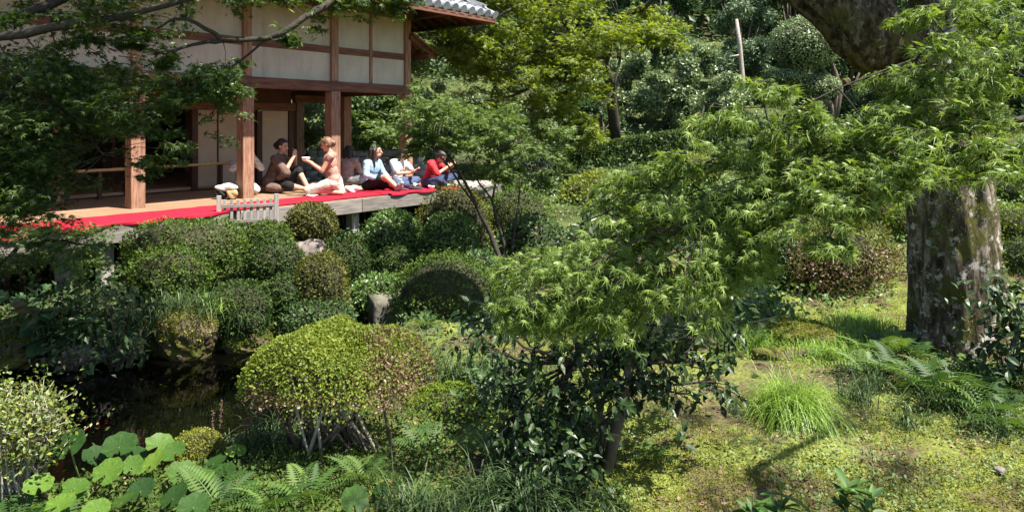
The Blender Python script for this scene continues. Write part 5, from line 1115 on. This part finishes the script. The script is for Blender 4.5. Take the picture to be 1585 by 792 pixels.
# ------------------------------------------------------------------ camellia with glossy dark leaves
def camellia():
    Y = 4.05; b = W(938, 725, Y); base = np.array([b[0], Y, gzs(b[0], Y)-.02]); root = empty('camellia_tree', base, 0, 'glossy dark camellia with a leaning pale trunk before the mossy lawn', 'tree')
    mb = MB(); tr = [W(938,728,Y), W(950,680,Y), W(968,610,Y), W(978,545,Y), W(985,500,Y), W(975,440,Y), W(1000,370,Y)]; tr = [p-base for p in tr]
    mb.tube(tr, [.038,.033,.029,.026,.023,.017,.010], 12, .09); mb.build('trunk', M['bark'], root, True)
    mb = MB(); mb.tube([W(925,722,Y+.05)-base, W(935,670,Y+.05)-base, W(925,620,Y+.06)-base, W(895,560,Y+.05)-base, W(850,500,Y)-base], [.024,.020,.017,.013,.008], 9, .08); mb.build('trunk', M['bark'], root, True)
    tips = []; mb = MB(); src = [tr[3], tr[4], tr[5], W(895,560,Y+.05)-base, W(968,600,Y)-base]
    cl = [(820,560),(780,600),(850,620),(900,600),(760,540),(800,500),(860,460),(840,400),(900,360),(950,330),(1010,330),(1070,340),(1120,360),(1150,410),(1120,460),(1080,440),(1040,480),(1090,520),(1060,560),(1100,590),(1060,610),(1010,560),(960,520),(920,480),(960,420),(1020,410),(1050,370),(880,540),(800,640),(850,680),(890,650),(910,560),(760,490),(1130,500),(990,460),(780,660),(860,720),(1000,530),(940,560),(870,610),(935,610),(965,590),(925,650),(985,570),(950,540)]
    P = []; YD = []; NZ = []
    for (x, y) in cl:
        c = W(x, y, Y+RG.uniform(-.28, .45))-base; s = min(src, key=lambda q: np.linalg.norm(q-c)+.6*max(0, q[2]-c[2])); mid = (s+c)/2+RG.normal(size=3)*.04
        mb.tube([s, mid, c], [.011,.008,.004], 6, .05)
        for _ in range(9):
            e = c+RG.normal(size=3)*np.array([.12,.12,.09]); mb.tube([c*.7+mid*.3, (c+e)/2+RG.normal(size=3)*.015, e], [.004,.003,.0015], 4)
            k = 11; t = RG.uniform(.35, 1.05, k); q = c+(e-c)*t[:, None]; P.append(q+RG.normal(size=(k,3))*.018); YD.append(unit(unit(e-c)*.6+rdir(k)*.8+np.array([0,0,-.35]))); NZ.append(unit(np.array([0,-.25,1.])+rdir(k)*.55))
    mb.build('branches', M['branch'], root, True); P, YD, NZ = map(np.concatenate, (P, YD, NZ)); n = len(P); sz = .066*(.6+.55*RG.random(n))
    wp = P+base; k = np.argsort(wp[:,1]/sz)[:300]; lm = mesh_np('leaf', OVAL[0], OVAL[1], M['camellia_o'])
    for i in k:
        y = Vector(YD[i]); x = y.cross(Vector(NZ[i])).normalized(); z = x.cross(y); ob = link('leaf', lm, root); ob.matrix_local = Matrix.Translation(Vector(P[i])) @ Matrix((x, y, z)).transposed().to_4x4() @ Matrix.Scale(float(sz[i]), 4)
    r = np.ones(n, bool); r[k] = False; leaf_obj('leaves', OVAL, P[r], YD[r], NZ[r], sz[r], M['camellia'], root)['kind'] = 'stuff'
camellia()
# ------------------------------------------------------------------ round-leaved plants by the near shore
def round_leaf(seed):
    r = np.random.default_rng(seed); V = [(0,0,0)]; n = 22
    for ring, f in ((.5,.5),(1,1)):
        for k in range(n):
            a = -math.pi*.93+2*math.pi*.93*k/(n-1); rad = f*(1+.04*math.sin(a*7+seed)+.03*r.normal()*(f == 1)); V.append((rad*math.sin(a)*1.05, .18+rad*math.cos(a)*.95, (.10*f*f+.03*math.sin(a*7+seed)*f*f)-.02*math.cos(2*a)*f))
    F = [(0, 1+k, 2+k) for k in range(n-1)]; b = 1+n
    for k in range(n-1): F += [(1+k, b+k, b+k+1), (1+k, b+k+1, 2+k)]
    return np.array(V), np.array(F)
RL = [mesh_np('leaf', *round_leaf(s), M['butterbur'], smooth=True) for s in (1,2,3)]
def leafplant(name, label, x, y, items, meshes, stemmat, group, cat='plant'):
    """items: (px, py, Y, radius, tilt toward camera, turn)"""
    base = np.array([x, y, gzs(x, y)]); root = empty(name, base, 0, label, cat, group)
    for i, (px, py, Y, r, tl, az) in enumerate(items):
        p = W(px, py, Y)-base; o = link('leaf', meshes[i % len(meshes)], root, p); o.rotation_euler = (tl, RG.normal()*.2, az); r = r*.82; o.scale = (r, r, r)
        mb = MB(); q = np.array([p[0]*.3, p[1]+.12, -.02]); mb.tube([q, (q*.35+p*.65)+np.array([0,0,-.01]), p], [.006,.005,.004], 6); mb.build('leaf_stalk', M[stemmat], root, True)
    return root
M['stalk'] = solid_mat('green_stalk', (.10,.14,.04), (.16,.18,.07), 10, .5, 0)
RP = 'round leaved plants on the near shore'
rp = [(('big sunlit round leaved plant furthest left by the water'), (110,740,3.75), [(108,690,3.75,.10,.75,.2),(165,733,3.7,.095,.6,-.4),(60,752,3.6,.08,.5,.6),(115,755,3.55,.075,.2,0),(150,790,3.4,.075,.35,.9),(90,782,3.4,.085,.3,-.6)]),
      ('round leaved plant with a small bright curled leaf in the middle', (200,760,3.8), [(205,722,3.8,.065,.9,0),(184,692,4.0,.11,.45,.3),(235,718,3.9,.095,.6,-.5),(150,708,4.0,.09,.5,.9),(218,760,3.6,.08,.5,.2),(188,778,3.5,.075,.4,-.8)]),
      ('darker round leaved plant behind the others at the water edge', (235,715,4.3), [(190,690,4.25,.10,.35,.4),(245,690,4.3,.10,.3,-.2),(270,700,4.2,.08,.5,.6),(210,705,4.3,.09,.3,1.2)]),
      ('dark round leaved plant right of the bright curled leaf', (290,760,3.8), [(282,735,3.85,.10,.4,.3),(268,772,3.6,.09,.6,-.4),(312,748,3.8,.085,.7,.1),(330,718,4.1,.08,.35,-.9),(345,735,4.0,.09,.3,.5),(300,785,3.45,.09,.4,.2),(380,760,3.8,.08,.3,-.3),(365,700,4.2,.07,.3,.4)]),
      ('lone dark round leaf standing in front of the parasol azalea', (548,780,3.55), [(548,778,3.5,.085,1.0,.5),(590,760,3.7,.05,.5,-.3)])]
for lb, (px, py, Y), it in rp: leafplant('round_leaf_plant', lb, (px-792.5)/FPX*Y, Y, it, RL, 'stalk', RP)
# broad dark leaves on the left bank
def broad_leaf():
    V = []; F = []; n = 7
    for i in range(n+1):
        t = i/n; w_ = .36*math.sin(math.pi*min(1, t*.93+.07))**.8*(1-.25*t); V += [(-w_, t, .06*t-.22*t*t+.07), (0, t, .06*t-.22*t*t), (w_, t, .06*t-.22*t*t+.07)]
    for i in range(n):
        b = 3*i; F += [(b,b+1,b+4),(b,b+4,b+3),(b+1,b+2,b+5),(b+1,b+5,b+4)]
    return np.array(V), np.array(F)
BL = [mesh_np('leaf', *broad_leaf(), M['hosta'], smooth=True)]
HS = 'broad leaved plants on the left pond bank'
for j, (px, py, Y, lb, k, sz) in enumerate(((30,500,6.9,'broad leaved plant at the far left edge of the bank',16,.24),(85,490,7.0,'broad dark leaved plant above the low waterline rock',18,.22),(140,495,7.0,'broad leaved plant left of the pale narrow leaves',16,.20),(55,455,7.3,'broad leaved plant under the low feathery maple',14,.20))):
    x = (px-792.5)/FPX*Y; z0 = W(px, py, Y)[2]; root = empty('broad_leaf_plant', (x, Y, gzs(x, Y)), 0, lb, 'plant', HS); zr = z0-gzs(x, Y)
    st = MB()
    for i in range(k):
        a = RG.random()*6.28; r = .30*RG.random()**.5; o = link('leaf', BL[0], root, (r*math.cos(a), r*math.sin(a), zr+RG.uniform(-.22,.14))); o.rotation_euler = (RG.uniform(-.3,.5)-.25, RG.normal()*.3, math.atan2(-math.cos(a), math.sin(a))*0+RG.uniform(1.2, 5.1)); s = sz*RG.uniform(.7, 1.2); o.scale = (s, s, s); st.tube([(o.location.x*.3, o.location.y*.3, -.02), (o.location.x*.8, o.location.y*.8, o.location.z*.7), o.location], [.006,.005,.004], 5)
    st.build('stalks', M['stalk'], root)
LM = {}
def scatter_leaf(name, label, px0, px1, py0, py1, Y, n, leaf, mat, tm=LEAF, cat='plant', deep=.25, up=.2, group=None):
    a, b = W(px0, py0, Y), W(px1, py1, Y); P = np.stack([RG.uniform(a[0], b[0], n), Y+RG.normal(size=n)*deep, RG.uniform(b[2], a[2], n)], 1)
    c = np.array([(a[0]+b[0])/2, Y, b[2]]); e = ((P[:,0]-c[0])/((b[0]-a[0])/2))**2+((P[:,2]-b[2])/(a[2]-b[2]))**2; P = P[e < 1.05]; n = len(P)
    root = empty(name, c, 0, label, cat, group); YD = unit(rdir(n)+np.array([0,-.5,-.3])); NZ = unit(rdir(n)*.6+np.array([0,-.3,1.])); sz = leaf*(.6+.7*RG.random(n)); P = P-c
    k = np.argsort(P[:,1])[:300]; key = (mat, id(tm))
    if key not in LM:
        mm = M[mat].copy(); mm.name = mat+'_single'
        for nd in list(mm.node_tree.nodes):
            if nd.type == 'ATTRIBUTE':
                oi = mm.node_tree.nodes.new('ShaderNodeObjectInfo')
                for l in list(nd.outputs['Fac'].links): mm.node_tree.links.new(oi.outputs['Random'], l.to_socket)
        LM[key] = mesh_np('leaf', tm[0], tm[1], mm)
    for i in k:
        y = Vector(YD[i]); x = y.cross(Vector(NZ[i])).normalized(); z = x.cross(y); ob = link('leaf', LM[key], root); ob.matrix_local = Matrix.Translation(Vector(P[i])) @ Matrix((x, y, z)).transposed().to_4x4() @ Matrix.Scale(float(sz[i]), 4)
    r = np.ones(n, bool); r[k] = False
    if r.sum(): leaf_obj('leaves', tm, P[r], YD[r], NZ[r], sz[r], M[mat], root)['kind'] = 'stuff'
    mb = MB()
    for i in range(0, n, max(1, n//24)): mb.tube([np.array([P[i][0]*.3, .05, -.1]), P[i]*.6+np.array([0,.04,0]), P[i]], [.006,.004,.002], 5)
    mb.build('stems', M['twig'], root); return root
scatter_leaf('pale_leaf_plant', 'pale narrow leaved plant spilling over the bank left of the mossy rock', 130, 235, 430, 555, 6.8, 420, .085, 'hosta_pale', NARROW2)
scatter_leaf('leafy_plant', 'dark leafy plant on the bank behind the pale narrow leaves', 40, 240, 425, 560, 7.2, 1700, .085, 'camellia')
scatter_leaf('pale_leaf_plant', 'pale leafy sprigs over the water at the left', 60, 150, 520, 560, 6.6, 160, .06, 'hosta_pale', NARROW2)
scatter_leaf('leafy_plant', 'glossy dark leafed shrub at the right edge by the trunk', 1515, 1640, 425, 575, 5.3, 750, .085, 'camellia', OVAL, 'shrub', .2)
scatter_leaf('leafy_plant', 'broad leaved plants in the shade behind the yellow moss', 1120, 1225, 440, 500, 7.4, 900, .08, 'midgreen')
scatter_leaf('leafy_plant', 'dark foliage under the camellia', 770, 935, 640, 760, 3.95, 1700, .055, 'camellia', OVAL, 'plant', .22)
scatter_leaf('leafy_plant', 'leafy growth in the shade behind the moss mound', 690, 840, 560, 650, 5.1, 1300, .06, 'forest')
# whorled glossy seedlings at the bottom right
AL = [mesh_np('leaf', *broad_leaf(), M['aucuba'], smooth=True)]
for px, py, Y, k, lb in ((1165,762,3.25,13,'glossy seedling at the bottom edge below the camellia trunk'),(1210,757,3.3,14,'taller glossy seedling with upright leaves at the bottom edge'),(1310,755,3.35,17,'bright leafy seedling in the bottom right corner'),(1350,765,3.25,14,'low leafy seedling right of the bright one')):
    x = (px-792.5)/FPX*Y; g = gzs(x, Y); root = empty('seedling', (x, Y, g), 0, lb, 'plant', 'glossy seedlings along the bottom edge'); zt = W(px, py, Y)[2]-g
    mb = MB(); mb.tube([(0,0,-.01),(0,0,max(.05, zt))], [.005,.004], 6); mb.build('stem', M['stalk'], root)
    for i in range(k):
        o = link('leaf', AL[0], root, (0,0,max(.05, zt)*RG.uniform(.55, 1.0))); o.rotation_euler = (RG.uniform(-.2,1.0), RG.normal()*.2, i*2.4); s = .115*RG.uniform(.7,1.2); o.scale = (s*.5, s, s)
# ------------------------------------------------------------------ ferns and tufts
def fx(px, Y): return (px-792.5)/FPX*Y
for px, Y, nf, sz, zo, lb in ((1460,5.2,13,.52,.10,'large fern spreading in front of the big trunk'),(1390,5.6,11,.46,.05,'fern left of the large one'),(1520,4.9,10,.48,.05,'shaded fern right of the trunk base'),(1350,6.2,10,.42,0,'sunlit fern beside the grassy mound'),(1420,6.0,9,.42,.1,'fern leaning on the trunk'),
    (1300,6.0,9,.36,0,'small fern behind the bright grass tuft'),(70,3.35,9,.36,.05,'fern in the bottom left corner'),(20,3.5,9,.38,.1,'fern on the left edge under the straggly azalea'),(335,3.7,8,.34,.08,'bright fern right of the round leaves'),(470,3.75,10,.34,.03,'fern under the parasol shaped azalea'),
    (420,3.65,9,.30,.03,'low fern in front of the bare azalea stems'),(560,3.9,9,.30,.02,'dark fern below the azalea rim'),(660,4.35,10,.34,.0,'fern at the foot of the deep green moss mound'),(740,4.3,9,.32,.02,'fern between the moss mound and the camellia'),(1010,4.3,8,.26,.0,'light fern beside the camellia trunk'),
    (1490,5.5,12,.50,.12,'dark fern behind the large fern at the trunk foot'),(1545,5.3,11,.46,.1,'fern at the right edge of the trunk foot'),(1340,5.7,11,.42,.05,'fern in the middle of the fern bed'),(1425,5.3,11,.46,.03,'fern at the front of the fern bed'),(1500,5.0,11,.42,.0,'shaded fern at the front right of the fern bed'),(1375,6.1,10,.46,.12,'pale fern at the back of the fern bed'),(1560,4.7,10,.40,.0,'low dark fern at the right edge'),(1290,6.4,10,.38,0,'fern behind the fine grass patches'),
    (45,7.0,9,.40,.0,'dark fern hanging at the left waterline'),(150,6.75,8,.34,-.05,'fern over the water below the pale leaves'),(430,7.55,8,.32,.0,'fern in front of the brownish azalea'),(340,7.7,8,.34,.12,'bright fern beside the dark rounded azalea'),(660,7.0,8,.3,0,'fern beside the block stone'),(555,8.9,8,.4,.1,'sunlit fern behind the small tight ball'),(620,3.6,9,.28,0,'fern near the bottom edge below the azalea')):
    fern(lb, fx(px, Y), Y, nf, sz, zoff=zo)
LT = 'dark grass-like tufts'
for px, Y, n, L, wd, mt, lb in ((400,4.45,150,.42,.009,'liriope','dark grass tuft on the shore left of the parasol azalea'),(350,4.55,110,.34,.008,'liriope','smaller grass tuft nearest the water'),(655,5.7,170,.48,.010,'liriope','pale striped grass tuft behind the parasol azalea'),(700,5.4,150,.44,.009,'liriope','tall grass tuft above the moss mound'),(750,5.3,150,.42,.009,'liriope','sunlit grass tuft right of the moss mound top'),(615,6.1,120,.42,.010,'liriope','grass tuft under the block stone'),
    (820,3.6,170,.36,.009,'liriope','dark drooping tuft at the bottom centre'),(760,3.7,150,.36,.009,'liriope','dark tuft left of the bottom centre one'),(880,3.65,150,.30,.008,'liriope','low tuft at the foot of the camellia'),(960,3.5,110,.22,.007,'liriope','thin tuft in the lit grass right of the camellia foot'),(640,3.55,130,.34,.008,'liriope','tuft with thin flower spikes at the bottom edge'),(700,3.5,130,.34,.008,'liriope','dark tuft at the bottom edge right of the flower spikes'),
    (1405,4.75,60,.26,.007,'liriope','small silvery tuft alone on the moss lawn'),(1450,4.95,90,.26,.006,'liriope','wispy tuft below the large fern'),(1530,4.6,90,.24,.006,'liriope','dark tuft at the lower right edge of the fern bed'),(1320,5.1,110,.30,.006,'liriope','dark wispy tuft right of the bright grass'),(1350,5.4,110,.32,.006,'liriope','wispy tuft before the sunlit fern'),(300,7.35,120,.30,.008,'liriope','grass tuft crowning the mossy rock'),(255,7.3,90,.28,.008,'liriope','grass hanging off the left of the mossy rock'),(335,7.3,90,.28,.008,'grass','bright grass on the right of the mossy rock'),(270,7.22,110,.30,.008,'liriope','dark grass hanging down the front of the mossy rock'),(320,7.2,110,.34,.008,'liriope','grass hanging over the right shoulder of the mossy rock'),(375,7.35,100,.32,.008,'liriope','grass trailing to the water right of the mossy rock'),(225,7.15,100,.32,.008,'liriope','grass trailing to the water left of the mossy rock'),(430,4.9,100,.34,.008,'liriope','tuft behind the bare azalea stems')):
    zo = 0
    if Y > 7.1 and px < 400: zo = W(px, 480 if 240 < px < 345 else 500, Y)[2]-gzs(fx(px, Y), Y)
    tuft('grass_tuft', lb, 'grass tuft', fx(px, Y), Y, n, L, wd, mt, .06, 1.1, LT, zo)
tuft('grass_tuft', 'big bright green fountain of fine grass on the moss lawn', 'grass tuft', fx(1225, 4.85), 4.85, 1300, .46, .005, 'grass', .085, 1.4, None, 0, .7)
for px, Y, s, lb in ((1175,6.4,.22,'left one of the fine grass patches behind the yellow moss'),(1235,6.6,.23,'middle fine grass patch behind the yellow moss'),(1295,6.5,.22,'right fine grass patch before the brown shrub'),(1330,6.9,.2,'fine grass patch nearest the trunk'),(1255,6.2,.22,'lowest fine grass patch by the long pale stone')):
    tuft('fine_grass', lb, 'grass tuft', fx(px, Y), Y, 700, s, .006, 'grass', .16, 1.0, 'fine grass patches behind the moss lawn')
# flower spikes
for px, Y, h, lb in ((325,4.4,.36,'left of the two thin flower spikes on the shore'),(338,4.4,.42,'right of the two thin flower spikes on the shore')):
    mb = MB(); p = np.array([fx(px, Y), Y, gzs(fx(px, Y), Y)]); mb.tube([p, p+np.array([.02,0,h])], [.003,.002], 5)
    for i in range(26): q = p+np.array([.02,0,h])*RG.uniform(.6,1); mb.tube([q, q+rdir(1)[0]*.012], [.004,.003], 5)
    tag(mb.build('flower_spike', M['brown_tip'], None), lb, 'flower', 'thin flower spikes on the near shore')
# ------------------------------------------------------------------ moss, cover and litter on the lawn
def lawn():
    def pick(n, x0, x1, y0, y1, fn):
        y = 1/(RG.uniform(1/y1, 1/y0, n)); x = RG.uniform(x0, x1, n); k = (pond_d(x, y) < -.06)&fn(x, y); return x[k], y[k]
    n1 = lambda x, y: fbm(x*1.1, y*1.1, 40); n2 = lambda x, y: fbm(x*1.6+9, y*1.6, 44)
    def put(name, label, x, y, h, leaf, mat, tm, up):
        n = len(x); P = np.stack([x, y, gz(x, y)+.075*(fbm(x*9, y*9, 21)-.5)*(sstep(-1.2,-.2,x)*(1-sstep(7,9,y))*sstep(2.5,3,y))+h*RG.random(n)], 1)
        o = leaf_obj(name, tm, P, unit(rdir(n)+np.array([0,0,up])), unit(rdir(n)*.6+np.array([0,-.2,1.])), leaf*(.5+.8*RG.random(n)), M[mat], None, np.clip(.5*RG.random(n)+.6*(fbm(x*3, y*3, 50)-.2), 0, 1)); return tag(o, label, kind='stuff')
    x, y = pick(190000, -.4, 6, 2.9, 8, lambda x, y: (n1(x, y) > .41)&(x > -.35+.1*y*0)); put('moss', 'yellow green moss carpet of the lawn', x, y, .018, .014, 'mossy', LEAF, .9)
    x, y = pick(40000, -.5, 6, 2.9, 8, lambda x, y: n2(x, y) > .46); put('ground_cover', 'tiny pale leaved ground cover through the moss', x, y, .045, .024, 'cover', LEAF, .3)
    x, y = pick(46000, -4, .6, 2.9, 6.3, lambda x, y: n2(x, y) > .36); put('shade_cover', 'low green cover on the near shore', x, y, .07, .030, 'azalea', LEAF, .3)
    x, y = pick(9000, -3, 6, 2.9, 8, lambda x, y: (n1(x, y) < .55)); put('leaf_litter', 'brown fallen leaves and bits on the moss', x, y, .02, .028, 'litter', LEAF, .0)
lawn()
